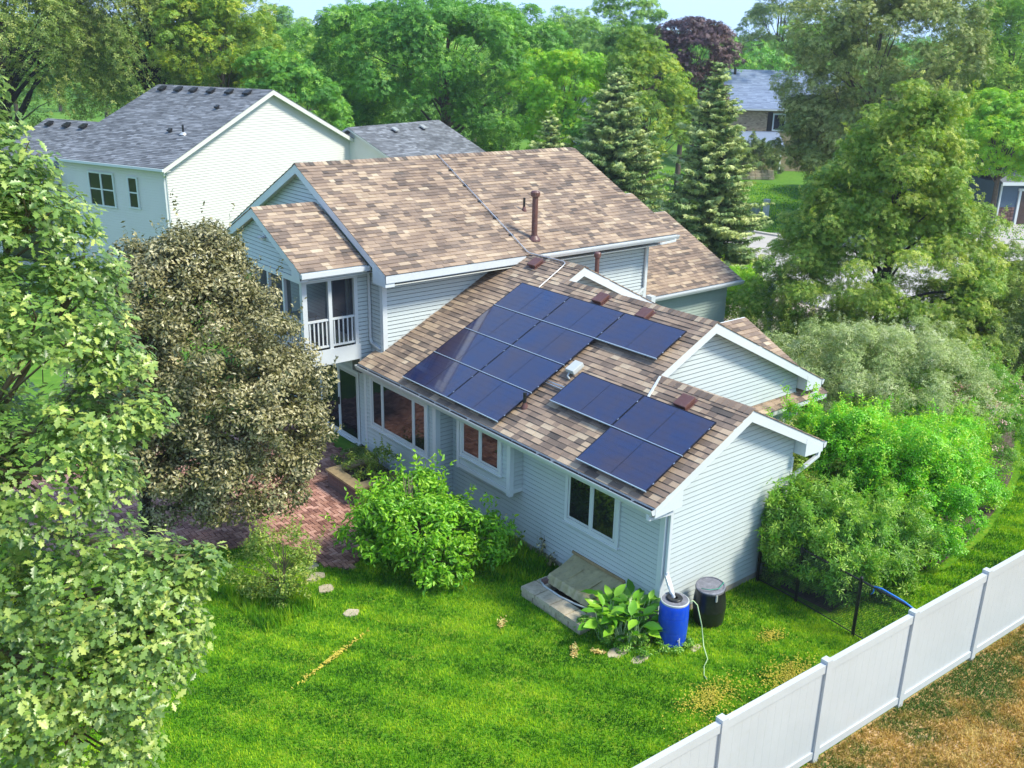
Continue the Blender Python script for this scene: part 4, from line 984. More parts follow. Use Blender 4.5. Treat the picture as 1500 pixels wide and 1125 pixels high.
brd = MB(); brd.hexa([(.0,-.018,.2),(bw-.0012,-.018,.2),(bw-.0012,.018,.2),(.0,.018,.2),(.0,-.018,1.71),(bw-.0012,-.018,1.71),(bw-.0012,.018,1.71),(.0,.018,1.71)]); brd = brd.mesh('board','vinyl')
bk2 = MB().box(.066,-.008,.19,2.372/cf-.066,.008,1.72).mesh('panel_core','vinyl')
for k, x in enumerate(FX):
    Mp = Matrix.Translation((x, fy(x), 0)) @ Matrix.Rotation(ang, 4, 'Z')
    po = inst('post', pme, Mp, fence); inst('post_cap', pce, Mp, po)
    if k < len(FX)-1:
        inst('rail', top_r, Mp, fence); inst('rail', bot_r, Mp, fence); inst('panel_core', bk2, Mp, fence)
        for i in range(NB): inst('board', brd, Mp @ Matrix.Translation((.068+i*bw,0,0)), fence)
# chain link fence
cf_ = thing('chain_link_fence', (2.85,-2.5,0), 'low black chain link fence between house corner and white fence', 'fence')
cpts = [(3.03,-.12),(3.0,-1.12),(2.84,-2.55),(2.66,-4.15)]
for i, (x, y) in enumerate(cpts[:3]):
    po = MB().tube([(x,y,-.05),(x,y,1.27)], .034, 10).build('post', 'black_metal', cf_); MB().lathe((x,y,1.265), [(.034,0),(.036,.02),(.012,.05)], 10).build('post_cap', 'black_metal', po)
MB().tube([(x,y,1.22) for x,y in cpts], .022, 8).build('top_rail', 'black_metal', cf_)
MB().tube([(x,y,.05) for x,y in cpts], .012, 6).build('bottom_wire', 'black_metal', cf_)
wr = MB()
for (xa,ya),(xb,yb) in zip(cpts[:-1], cpts[1:]):
    L_ = math.hypot(xb-xa, yb-ya); H_ = 1.15; dx, dy = (xb-xa)/L_, (yb-ya)/L_; s_ = -H_
    while s_ < L_:
        for sg in (1,-1):
            a0, a1 = (s_, s_+H_) if sg > 0 else (s_+H_, s_)
            z0, z1 = .06, .06+H_
            # clip
            lo, hi = 0., 1.
            for (p0, p1) in ((a0,a1),):
                if p1 != p0:
                    ts = sorted(((0-p0)/(p1-p0), (L_-p0)/(p1-p0))); lo, hi = max(lo, ts[0]), min(hi, ts[1])
            if hi-lo > .02:
                A_ = (xa+dx*(a0+(a1-a0)*lo), ya+dy*(a0+(a1-a0)*lo), z0+(z1-z0)*lo); B_ = (xa+dx*(a0+(a1-a0)*hi), ya+dy*(a0+(a1-a0)*hi), z0+(z1-z0)*hi)
                wr.tube([A_, B_], .0032, 3, cap=False)
        s_ += .055
wr.build('mesh_wire', 'black_metal', cf_, kind='stuff')
MB().tube([(2.80,-2.85,1.25),(2.79,-3.0,1.28),(2.72,-3.5,1.27),(2.70,-3.8,1.20),(2.69,-3.82,1.1)], .016, 6).tube([(2.80,-2.85,1.25),(2.81,-2.84,1.12),(2.82,-2.8,1.05)], .012, 6).build('rope', 'rope_blue', None, smooth=True, label='blue rope draped over the top rail of the chain link fence', cat='rope')
# blue rain barrel
bx_, by_ = -.13, -.50
rbb = thing('rain_barrel', (bx_,by_,0), 'blue plastic rain barrel under the downspout at the house corner', 'barrel')
MB().lathe((bx_,by_,0), [(.262,0),(.278,.015),(.278,.04),(.266,.06),(.273,.14),(.278,.278),(.279,.285),(.272,.295),(.279,.305),(.280,.315),(.284,.45),(.285,.59),(.285,.598),(.278,.608),(.285,.618),(.284,.63),(.281,.76),(.272,.87),(.264,.885)], 40).build('body', 'blue_plastic', rbb, smooth=True)
MB().lathe((bx_,by_,.875), [(.268,0),(.272,.01),(.272,.035),(.264,.042),(.252,.042),(.250,.012)], 40).build('rim', 'grey_box', rbb, smooth=False)
MB().lathe((bx_,by_,.89), [(.25,0),(.25,.018),(.24,.022),(.02,.022)], 32).build('lid', 'grey_plastic', rbb)
MB().lathe((bx_+.01,by_+.02,.912), [(.15,0),(.155,.03),(.14,.04),(.07,.038),(.065,.0)], 28).build('inlet_cover', 'black_plastic', rbb)
MB().tube([(bx_-.11,by_-.245,.17),(bx_-.135,by_-.30,.17),(bx_-.14,by_-.31,.11)], [.018,.018,.014], 8).tube([(bx_-.13,by_-.29,.19),(bx_-.11,by_-.28,.24)], .012, 6).build('tap', 'grey_box', rbb)
MB().tube([(bx_+.2,by_-.17,.86),(bx_+.28,by_-.22,.88),(bx_+.33,by_-.28,.80),(bx_+.30,by_-.45,.45),(bx_+.20,by_-.62,.12),(bx_+.05,by_-.85,.03),(-.30,-1.45,.02),(-.50,-1.62,.02),(-.55,-1.72,.015)], .011, 8).build('hose', 'hose_green', None, smooth=True, label='pale green garden hose hanging from the blue barrel onto the lawn', cat='hose')
# black barrel, lid tilted
kx, ky = .98, -.48
kb = thing('compost_barrel', (kx,ky,0), 'black barrel with clamped lid standing against the gable wall', 'barrel')
tilt = Vector((-.10,-.05,1)).normalized()
MB().lathe((kx,ky,-.03), [(.27,0),(.285,.03),(.31,.2),(.325,.40),(.328,.42),(.325,.44),(.31,.62),(.285,.80),(.27,.86)], 40, axis=tilt).build('body', 'black_plastic', kb, smooth=True)
tp = Vector((kx,ky,-.03))+tilt*.85
MB().lathe(tp, [(.285,0),(.29,.01),(.29,.035),(.262,.045),(.26,.03),(.02,.032)], 40, axis=tilt).build('lid', 'grey_plastic', kb)
MB().lathe(tp-tilt*.02, [(.287,0),(.297,.01),(.297,.02),(.287,.03)], 40, axis=tilt).build('clamp_ring', 'black_metal', kb)
MB().obox(tp+Vector((-.13,-.27,-.09)), (.02,0,0),(0,.012,0),(0,0,.07)).build('latch', 'galvanised', kb)
MB().tube([tp+Vector((-.26,.02,.05)),tp+Vector((-.16,-.13,.055)),tp+Vector((.0,-.2,.06)),tp+Vector((.2,-.15,.09)),tp+Vector((.26,-.10,.06))], .009, 6).build('cord', 'hose_teal', None, smooth=True, label='teal cord lying across the lid of the black barrel', cat='cord')
# window well with block edging and fibreglass cover
ww = thing('window_well', (-.7,1.6,0), 'concrete block window well below the near double window', 'window well')
blk = {}
def wblock(x, y, z, lx, ly, h=.083):
    key = (lx, ly)
    if key not in blk: blk[key] = MB().hexa([(.004,.004,0),(lx-.004,.004,0),(lx-.004,ly-.004,0),(.004,ly-.004,0),(.010,.010,h),(lx-.010,.010,h),(lx-.010,ly-.010,h),(.010,ly-.010,h)]).mesh('block', 'concrete_block')
    inst('block', blk[key], Matrix.Translation((x,y,z)), ww)
for lay in range(3):
    z = -.03+lay*.085
    if lay < 2:
        for i in range(5): wblock(-1.42, .70+i*.36, z, .30, .35)
    else:
        for i in range(4): wblock(-1.43, .69+i*.455, z, .40, .45)
    for i in range(3): wblock(-1.10+i*.3 if lay < 2 else -1.02+i*.3, 2.20, z, .29, .30)
    for i in range(3): wblock(-1.10+i*.3 if lay < 2 else -1.02+i*.3, .70, z, .29, .26)
MB().box(-1.1,.95,-.3,-.02,2.2,.02).build('well_floor', 'soil', ww)
wc = thing('well_cover', (-.45,1.6,.27), 'mossy translucent tan fibreglass cover leaning over the window well', 'cover')
cm = MB(); ny = 18
ya, yb = .92, 2.42
rows_ = []
prof_ = [(-.03,.60),(-.035,.54),(-.22,.475),(-.45,.425),(-.70,.405),(-.82,.40),(-.845,.375),(-.90,.235)]
vs = []; fs = []
for j in range(ny+1):
    y = ya+(yb-ya)*j/ny; rib = .012 if j % 3 == 0 else 0.
    for i, (x, z) in enumerate(prof_):
        tp_ = .13*min(1, -x/.85); yy = ya+tp_+(yb-ya-2*tp_)*j/ny
        vs.append((x-(rib if i > 4 else 0), yy, z+(rib if 1 < i < 6 else 0)))
m_ = len(prof_)
for j in range(ny):
    for i in range(m_-1): fs.append((j*m_+i, (j+1)*m_+i, (j+1)*m_+i+1, j*m_+i+1))
cm.add(vs, fs); co_ = cm.build('shell', 'fiberglass', wc); sm_ = co_.modifiers.new('thickness', 'SOLIDIFY'); sm_.thickness = .012
for y, sg in ((ya, 1), (yb, -1)): MB().prism([(-.035,y,.53),(-.45,y+sg*.07,.42),(-.82,y+sg*.125,.395),(-.89,y+sg*.13,.24),(-.035,y,.24)], (0,sg*.012,0)).build('end_panel', 'fiberglass', wc)
MB().box(-.055,ya-.03,.56,-.028,yb+.03,.62).build('top_flange', 'timber', wc)
for y in (1.35,1.9): MB().bar((-.25,y,.485),(-.66,y,.418),.05,.02).build('rib', 'fiberglass', wc)
MB().tube([(-.95,2.45,.235),(-1.05,2.2,.24),(-1.06,1.7,.24),(-1.0,1.3,.24),(-.93,1.05,.24)], .02, 6).build('edging_pipe', 'grey_box', None, smooth=True, label='pale flexible edging tube lying on the blocks of the window well', cat='tube')
tag(MB().obox((-.93,2.30,.265), (.07,0,0),(0,.05,0),(0,0,.045)).build('brick', 'dark_brick', None, bevel=.005), 'loose brown brick lying on the far corner of the window well', 'brick')
# planter box at the patio
plb = thing('planter_box', (-1.5,8.6,0), 'raised planter with tan capstones beside the patio under the big window', 'planter')
for (x0,y0,x1,y1) in ((-2.08,8.0,-1.82,9.5),(-1.82,8.0,-.7,8.26),(-1.82,9.24,-.7,9.5)):
    n_ = max(2, int(max(x1-x0, y1-y0)/.38))
    for lay in range(4):
        for i in range(n_):
            if x1-x0 > y1-y0: a, b_, c, d_ = x0+(x1-x0)*i/n_+.004, y0+.02, x0+(x1-x0)*(i+1)/n_-.004, y1-.02
            else: a, b_, c, d_ = x0+.02, y0+(y1-y0)*i/n_+.004, x1-.02, y0+(y1-y0)*(i+1)/n_-.004
            MB().box(a,b_,.02+lay*.11,c,d_,.122+lay*.11).build('block', 'foundation' if 0 else 'dark_brick', plb)
    MB().box(x0-.03,y0-.03,.465,x1+.02,y1+.03,.52).build('capstone', 'timber', plb) if x1-x0 < y1-y0 else MB().box(x0+.022,y0-.03,.465,x1,y1+.03,.52).build('capstone', 'timber', plb)
MB().box(-1.83,8.25,.1,-.72,9.25,.42).build('soil_fill', 'soil', plb)
# stepping stones
for i, (x, y, r_, l) in enumerate([(-4.46,5.72,.17,'tan stepping stone nearest the patio bricks, beside the small bush'),(-4.50,5.15,.15,'tan stepping stone between the patio and the lilac bush'),(-4.55,4.04,.13,'small tan stepping stone out in the lawn'),(-4.30,6.15,.13,'half hidden stepping stone at the tip of the brick patio')]):
    n_ = 9; r0 = random.Random(i); pts = [(x+r_*r0.uniform(.8,1.2)*math.cos(2*math.pi*j/n_)*1.2, y+r_*r0.uniform(.8,1.2)*math.sin(2*math.pi*j/n_), -.01) for j in range(n_)]
    tag(MB().prism(pts, (0,0,.045)).build('stepping_stone', 'stepping_stone', None, bevel=.008), l, 'stepping stone', 'stepping stones from patio to lawn')
# bare soil patches
for i, (x, y, rx, ry, l) in enumerate([(-1.22,-.15,.28,.16,'bare soil patch beside the big leafed plant'),(-1.05,-.55,.22,.1,'bare tan soil patch left of the blue barrel'),(.05,-.95,.16,.1,'bare soil patch in front of the blue barrel')]):
    n_ = 14; r0 = random.Random(i+5); tag(MB().prism([(x+rx*r0.uniform(.7,1.2)*math.cos(2*math.pi*j/n_), y+ry*r0.uniform(.7,1.2)*math.sin(2*math.pi*j/n_), -.02) for j in range(n_)], (0,0,.03)).build('soil_patch', 'stepping_stone', None, kind='structure'))
# soil bed along the wall
sheet('soil_bed', [(-.02,3.0),(-.45,3.0),(-.8,4.2),(-1.3,5.6),(-1.6,7.0),(-2.1,7.2),(-1.75,8.0),(-.52,8.0),(-.52,6.87),(-.02,6.87)], .002, 'soil')
BED2 = [(3.2,-.6),(4.1,-.2),(10,.8),(20,5),(20,2.5),(17.5,.9),(13.3,-.9),(11,-1.6),(9,-2.0),(6.9,-2.2),(4.7,-1.75),(3.2,-1.8)]
sheet('soil_bed', BED2, .002, 'soil')
# street things
ut = thing('utility_box', (43.6,30.9,0), 'pale green utility pedestal on the lawn across the street', 'utility box', 'utility pedestals across the street')
MB().obox((43.6,30.9,.45), (.3,0,0),(0,.25,0),(0,0,.45)).build('body', 'utility_green', ut, bevel=.03); MB().obox((43.6,30.9,.93), (.33,0,0),(0,.28,0),(0,0,.03)).build('cap', 'utility_green', ut)
ut = thing('utility_box', (43.9,30.2,0), 'taller white utility pedestal right of the green one', 'utility box', 'utility pedestals across the street')
MB().obox((43.9,30.2,.65), (.17,0,0),(0,.17,0),(0,0,.65)).build('body', 'white_metal', ut, bevel=.03); MB().obox((43.9,30.2,1.33), (.19,0,0),(0,.19,0),(0,0,.03)).build('cap', 'white_metal', ut)
lp = thing('lamp_post', (44.1,33.0,0), 'slim black lamp post on the lawn across the street', 'lamp post')
MB().tube([(44.1,33,0),(44.1,33,2.2)], .05, 8).build('post', 'black_metal', lp); MB().lathe((44.1,33,2.2), [(.07,0),(.13,.05),(.16,.32),(.18,.34),(.03,.48)], 8).build('lantern', 'black_metal', lp)
mbx = thing('driveway_marker', (16.6,9.6,0), 'white post with box at the corner of the garage eave', 'post')
MB().obox((17.1,10.2,1.3), (.11,0,0),(0,.11,0),(0,0,1.3)).build('post', 'white_trim', mbx); MB().obox((17.1,10.2,2.62), (.16,0,0),(0,.16,0),(0,0,.03)).build('post_cap', 'white_trim', mbx)
rwl = MB()
for i in range(14):
    for k in range(3): rwl.obox((59.6+i*.42-k*.1,46.6-i*.26,.12+k*.25), (.2,-.12,0),(.08,.12,0),(0,0,.11), random.random())
rwl = None
gwl = thing('garden_wall', (60,46.4,0), 'low tan stone garden wall in front of the far brick house', 'garden wall')
for k in range(3):
    for i in range(9):
        MB().obox((59.4+i*.52+k*.14,46.9-i*.33+k*.18,.14+k*.27), (.24,-.15,0),(.10,.16,0),(0,0,.125)).build('stone', 'concrete_block', gwl)

# ================================================================== VEGETATION
def rand_dirs(n, r=rng):
    v = r.normal(size=(n,3)); return v/np.linalg.norm(v, axis=1, keepdims=True)
def norm(v): return v/np.maximum(np.linalg.norm(v, axis=1, keepdims=True), 1e-9)
LEAF2 = (np.array([[-.5,0,0],[0,-.24,.07],[.5,0,-.04],[0,.24,.07]]), np.array([[0,1,2],[0,2,3]]))
def sprig(n, seed, L=1., w_=.20, spread=1.0, up=.15):
    r = np.random.default_rng(seed); V = []; F = []
    for i in range(n):
        a = 2*np.pi*i/n*spread + r.uniform(-.4,.4); l = L*r.uniform(.7,1.1)*.5; t = r.uniform(-.15,.35)*up*4
        d = np.array([np.cos(a), np.sin(a), t]); s_ = np.array([-np.sin(a), np.cos(a), 0]); k = len(V)
        V += [d*.04*L, d*l*.55 + s_*w_*.5*L + [0,0,.03], d*l - [0,0,.05*L], d*l*.55 - s_*w_*.5*L + [0,0,.03]]
        F += [[k,k+1,k+2],[k,k+2,k+3]]
    return np.array(V), np.array(F)
SPRIG3, SPRIG5 = sprig(3, 1), sprig(5, 2)
SPRIGS = sprig(6, 4, 1., .13)
# lobed oak leaf, two folded halves (base at 0, tip at +1)
_ol = [(0,0),(.12,.05),(.22,.17),(.33,.10),(.47,.27),(.58,.14),(.72,.25),(.82,.11),(1,0)]
def oak_leaf():
    mid = [(p[0],0,-.10*p[0]**2) for p in _ol]
    V = [mid[0], mid[4], mid[8]]; F = []
    half = [(x,y,.10*y*2-.10*x*x) for x,y in _ol[1:8]]
    a = len(V); V += half; b = len(V); V += [(x,-y,z) for x,y,z in half]
    ring = [0]+list(range(a,a+7))+[2]; ring2 = [0]+list(range(b,b+7))+[2]
    for i in range(8):
        c = 1
        F.append([c, ring[i+1], ring[i]]); F.append([c, ring2[i], ring2[i+1]])
    F = [f for f in F if len(set(f)) == 3]
    V = np.array(V, float); V[:,0] -= .0
    return V, np.array(F)
OAK = oak_leaf()
_ov = [(0,0),(.2,.13),(.45,.2),(.75,.13),(1,0)]
def oval_leaf(wd=1.):
    V = [(x,0,-.12*x*x) for x,y in _ov]; n = len(V)
    V += [(x,y*wd,.08-.12*x*x) for x,y in _ov[1:4]] + [(x,-y*wd,.08-.12*x*x) for x,y in _ov[1:4]]
    F = []
    L_, R_ = [0,5,6,7,4], [0,8,9,10,4]; Mi = [0,1,2,3,4]
    for i in range(4):
        for S, fl in ((L_,0),(R_,1)):
            q = [Mi[i], Mi[i+1], S[i+1], S[i]]
            for tri in ((q[0],q[1],q[2]),(q[0],q[2],q[3])):
                if len(set(tri)) == 3: F.append(list(tri) if not fl else [tri[0],tri[2],tri[1]])
    return np.array(V, float), np.array(F)
OVAL = oval_leaf()
def leaf_verts(P, N, size, templ, twist=None, D=None):
    """P centres, N normals; D optional leaf axis direction"""
    TV, TF = templ; n = len(P)
    if D is None:
        D = rand_dirs(n)
    D = norm(D - N*np.sum(D*N, axis=1, keepdims=True)); B = np.cross(N, D)
    size = np.broadcast_to(size, (n,))[:,None,None]
    V = P[:,None,:] + size*(TV[None,:,0:1]*D[:,None,:] + TV[None,:,1:2]*B[:,None,:] + TV[None,:,2:3]*N[:,None,:])
    F = TF[None,:,:] + (np.arange(n)*len(TV))[:,None,None]
    return V.reshape(-1,3), F.reshape(-1, TF.shape[1])
def crown_mesh(name, P, N, size, templ, tint, mat, D=None):
    V, F = leaf_verts(P, N, size, templ, D=D)
    return np_mesh(name, V, F, np.repeat(tint, len(templ[1])), mat)
def clumps(blobs, n, rc, seed, shell=.55, lump=.16):
    """clump centres over the outer part of a union of ellipsoids; returns centre, outward direction, radius"""
    r = np.random.default_rng(seed); vol = np.array([b[1][0]*b[1][2] for b in blobs]); vol = vol/vol.sum()
    Cc, Oo, Rr = [], [], []
    ph = r.uniform(0, 6.28, 9); kk = r.uniform(2, 6, (9,3))
    tries = 0
    while len(Cc) < n and tries < n*30:
        tries += 1
        i = r.choice(len(blobs), p=vol); c, rad = np.array(blobs[i][0], float), np.array(blobs[i][1], float)
        d = r.normal(size=3); d /= np.linalg.norm(d)
        if d[2] < -.55 and r.random() < .6: d[2] *= -1
        f = shell + (1-shell)*r.random()**.45
        f *= 1 + lump*np.sin(kk@d + ph).mean()*2.2
        p = c + d*rad*f
        ins = False
        for j, (c2, r2) in enumerate(blobs):
            if j != i and (((p-np.array(c2))/np.array(r2))**2).sum() < .42: ins = True; break
        if ins: continue
        Cc.append(p); Oo.append(d); Rr.append(rc*r.uniform(.6,1.35))
    return np.array(Cc), np.array(Oo), np.array(Rr)
def fill(Cc, Oo, Rr, per, seed, flat=.62, up=.55, jitter=.55, droop=0., solid=.35):
    r = np.random.default_rng(seed); n = len(Cc)
    cnt = np.maximum(3, (per*(Rr/Rr.mean())**2*r.uniform(.7,1.2,n)).astype(int)); idx = np.repeat(np.arange(n), cnt); m_ = len(idx)
    d = norm(rand_dirs(m_, r) + Oo[idx]*.45 + np.array([0,0,.35]))
    rad = Rr[idx]*(solid + (1-solid)*r.random(m_)**.5)
    off = d*rad[:,None]; off[:,2] *= flat
    P = Cc[idx] + off
    if droop: P[:,2] -= droop*np.abs(r.normal(size=m_))*Rr[idx]
    N = norm(d*(1-up) + np.array([0,0,up]) + rand_dirs(m_, r)*jitter)
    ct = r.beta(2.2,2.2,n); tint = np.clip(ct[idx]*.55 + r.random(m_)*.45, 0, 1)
    # outer leaves of a clump get a paler tint than inner ones
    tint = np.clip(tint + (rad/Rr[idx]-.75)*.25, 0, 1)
    return P, N, tint
def limbs(mb, base, top, targets, r0, nmax, seed, bend=.25, rmin=.015):
    r = random.Random(seed); base, top = V3(base), V3(top)
    tg = list(targets); r.shuffle(tg); tg = tg[:nmax]
    H = (top-base).length
    for t in tg:
        t = V3(t); h = max(.15, min(.92, ((t.z-base.z)/max(.1,(top.z-base.z)))*.62 + r.uniform(-.12,.1)))
        s_ = base.lerp(top, h); mid = s_.lerp(t, .5) + Vector((r.uniform(-1,1),r.uniform(-1,1),r.uniform(-.3,1)))*bend*(t-s_).length*.35
        rr = r0*(1-h)*.42 + rmin
        mb.tube([s_, s_.lerp(mid,.6)+Vector((0,0,.0)), mid, t], [rr, rr*.8, rr*.6, rmin*.45], 5, cap=False)
def tree(name, label, cat, base, top_z, blobs, nclump, rc, per, lsize, templ, mat, trunk_r=.2, seed=1, bark='bark', group=None, flat=.62, up=.45, nlimb=40, lean=(0,0), droop=0., shell=.55, jitter=.55, lump=.16, tops=1, solid=.35, shoots=0, shoot_len=.4, rmin=.015, vary=.25):
    t_ = thing(name, (base[0], base[1], 0), label, cat, group)
    Cc, Oo, Rr = clumps(blobs, nclump, rc, seed, shell, lump)
    P, N, tint = fill(Cc, Oo, Rr, per, seed+1, flat, up, jitter, droop, solid)
    r = np.random.default_rng(seed+2)
    D = None
    if shoots:
        k = r.choice(len(Cc), shoots); q = 12
        ax = norm(Oo[k]*.6 + np.array([0,0,1.]) + rand_dirs(shoots, r)*.25); s0 = Cc[k] + Oo[k]*Rr[k][:,None]*.6
        tt = np.tile(np.linspace(0,1,q), shoots); L_ = np.repeat(shoot_len*r.uniform(.5,1.3,shoots), q)
        P2 = np.repeat(s0, q, 0) + np.repeat(ax, q, 0)*(tt*L_)[:,None] + rand_dirs(shoots*q, r)*lsize*.35
        P = np.vstack([P, P2]); N = np.vstack([N, norm(rand_dirs(shoots*q, r)+[0,0,.4])]); tint = np.concatenate([tint, r.uniform(.4,1,shoots*q)])
    sz = lsize*r.uniform(1-vary,1+vary,len(P))
    me = crown_mesh('crown', P, N, sz, templ, tint, mat)
    o = bpy.data.objects.new('crown', me); COL.objects.link(o); adopt(o, t_)
    tb_ = MB(); b0 = Vector((base[0],base[1],-.1)); tp = Vector((base[0]+lean[0], base[1]+lean[1], top_z))
    for k in range(tops):
        off = Vector((random.uniform(-1,1),random.uniform(-1,1),0))*(.5 if tops > 1 else .1)*max(trunk_r*4,.3); m1 = b0.lerp(tp, .35)+off*.3; m2 = b0.lerp(tp, .7)+off*.8
        tb_.tube([b0+off*.1, b0+off*.12+Vector((0,0,.3)), m1, m2, tp+off], [trunk_r*1.35, trunk_r, trunk_r*.8, trunk_r*.5, trunk_r*.12], 9)
    limbs(tb_, b0, tp, [tuple(c) for c in Cc], trunk_r, nlimb, seed, rmin=rmin)
    tb_.build('trunk', bark, t_, smooth=True)
    return t_
def ell(x, y, z0, z1, w_, k=5, seed=0, lobes=.55, wy=None):
    """main ellipsoid plus side lobes"""
    r = random.Random(seed); cz = (z0+z1)/2; rz_ = (z1-z0)/2; rx = w_/2; ry = (wy or w_)/2
    B = [((x,y,cz),(rx*.82,ry*.82,rz_*.92))]
    for i in range(k):
        a = 2*math.pi*(i+r.random()*.6)/k; zz = r.uniform(-.5,.55)
        B.append(((x+rx*.5*math.cos(a), y+ry*.5*math.sin(a), cz+rz_*zz), (rx*lobes, ry*lobes, rz_*lobes*r.uniform(.7,1.))))
    return B

# ---- foreground oak (lobed leaves, left edge)
OAKX = [((-11.05,-2.55,10.0),.30),((-10.9,-2.85,9.75),.30),((-11.0,-2.1,10.3),.28),((-11.1,-2.6,9.5),.42)]
oak = thing('oak_tree', (-13.2,-1.8,0), 'near oak with big lobed bright green leaves filling the left edge', 'tree')
ob = OAKX + [((-10.88,-2.9,9.35),.50),((-10.64,-3.22,9.0),.34),((-10.98,-3.2,8.64),.62),((-10.62,-3.6,8.42),.30),((-10.80,-3.66,8.0),.45),((-10.50,-3.88,8.08),.20),((-11.19,-3.5,7.59),.72),((-11.07,-3.93,6.86),.66),((-10.66,-4.26,6.9),.38),((-10.42,-4.42,7.04),.20),((-11.46,-3.87,6.26),.75),((-10.95,-4.30,6.3),.50),((-11.33,-4.21,5.75),.55),((-10.72,-4.39,6.57),.36),((-11.6,-2.7,8.9),.7),((-11.8,-2.6,8.0),.8),((-12.1,-3.0,7.0),.9),((-12.2,-3.2,6.0),.9)]
r = np.random.default_rng(77)
RP, RO = [], []
for c, rad in ob:
    n = int(230*rad*rad/.25)+20
    d = rand_dirs(n, r); d[:,2] = np.abs(d[:,2])*.9 - .25; d = norm(d)
    f = .35+.70*r.random(n)**.5
    p = np.array(c)+d*(rad*f)[:,None]; p[:,2] = c[2] + (p[:,2]-c[2])*.9
    RP.append(p); RO.append(d)
RP, RO = np.vstack(RP), np.vstack(RO)
k = 6; n = len(RP)
idx = np.repeat(np.arange(n), k); ang = np.tile(np.arange(k)*2*np.pi/k, n) + np.repeat(r.uniform(0,6.28,n), k)
ax = norm(RO*.6 + np.array([.15,-.1,.75]) + rand_dirs(n, r)*.45)[idx]
t1 = norm(np.cross(ax, np.array([.3,.5,.1]))); t2 = np.cross(ax, t1)
D = norm(t1*np.cos(ang)[:,None] + t2*np.sin(ang)[:,None] + ax*r.uniform(-.15,.45,(n*k,1)) - np.array([0,0,.18]))
N = norm(ax + rand_dirs(n*k, r)*.35); P = RP[idx] + D*.012 - ax*r.uniform(0,.10,(n*k,1))
sz = r.uniform(.04,.105,n*k); ctint = r.beta(1.1,1.4,n)[idx]; tint = np.clip(ctint*.7+r.random(n*k)*.35, 0, 1)
vis = (P-np.array(CAM_P)) @ np.array(FW); pxx = 750+FPX*((P-np.array(CAM_P))@np.array(RT2))/vis
keep = vis > 3.5
P, N, D, sz, tint, RO2 = P[keep], N[keep], D[keep], sz[keep], tint[keep], RO[idx][keep]
front = np.argsort(((P-np.array(CAM_P))**2).sum(1) - 400*(sz > .11)*0)
# the 290 nearest leaves as pieces, the rest one mesh
near = front[:290]; rest = front[290:]
o = bpy.data.objects.new('foliage', crown_mesh('foliage', P[rest], N[rest], sz[rest], OAK, tint[rest], 'oak_leaf', D=D[rest])); COL.objects.link(o); adopt(o, oak); o['kind'] = 'stuff'
lm = []
for q in range(8):
    lm.append(np_mesh('leaf', OAK[0], OAK[1], np.full(len(OAK[1]), q/7.), 'oak_leaf'))
for i in near:
    d_ = D[i] - N[i]*np.dot(D[i], N[i]); d_ /= np.linalg.norm(d_); b_ = np.cross(N[i], d_); s_ = sz[i]
    Mx = Matrix(((d_[0]*s_, b_[0]*s_, N[i][0]*s_, P[i][0]), (d_[1]*s_, b_[1]*s_, N[i][1]*s_, P[i][1]), (d_[2]*s_, b_[2]*s_, N[i][2]*s_, P[i][2]), (0,0,0,1)))
    inst('leaf', lm[min(7,int(tint[i]*8))], Mx, oak)
tb_ = MB(); tb_.tube([(-13.2,-1.8,-.1),(-13.1,-1.9,3),(-12.7,-2.3,6),(-12.3,-2.4,8.5)], [.28,.22,.15,.05], 10)
for c, rad in ob:
    s_ = Vector((-12.9,-2.1,4.6)).lerp(Vector((-12.35,-2.5,8.2)), random.random()); c = V3(c); m_ = s_.lerp(c,.55)+Vector((0,0,random.uniform(-.25,.1)))
    tb_.tube([s_, m_, c], [.05,.03,.012], 6, cap=False)
    for j in range(9):
        d = Vector(rand_dirs(1)[0])*rad*.85; tb_.tube([m_.lerp(c,.5+.5*random.random()), c+d*.4, c+d], [.011,.008,.004], 4, cap=False)
tb_.build('trunk', 'twig', oak, smooth=True)

# ---- bronze-leaved crabapple
tree('crabapple_tree', 'bronze olive leaved crabapple tree between the oak and the screened porch', 'tree', (-6.75,9.2), 6.2,
     [((-5.5,8.3,4.0),(2.15,2.15,2.3)),((-4.9,7.6,3.1),(1.75,1.6,1.7)),((-5.9,8.6,5.3),(1.5,1.5,1.6)),((-6.5,8.3,3.8),(1.6,1.6,1.8)),((-4.4,7.9,2.6),(1.25,1.2,1.2)),((-6.2,8.2,2.3),(1.5,1.4,1.3)),((-5.2,7.4,1.9),(1.3,1.1,1.0)),((-5.3,8.5,6.0),(1.0,1.0,1.1))],
     900, .34, 125, .095, LEAF2, 'bronze_leaf', .14, seed=101, bark='bark_dark', flat=.8, up=.35, nlimb=60, shoots=330, shoot_len=.55, rmin=.012, solid=.3, lump=.12, shell=.4)
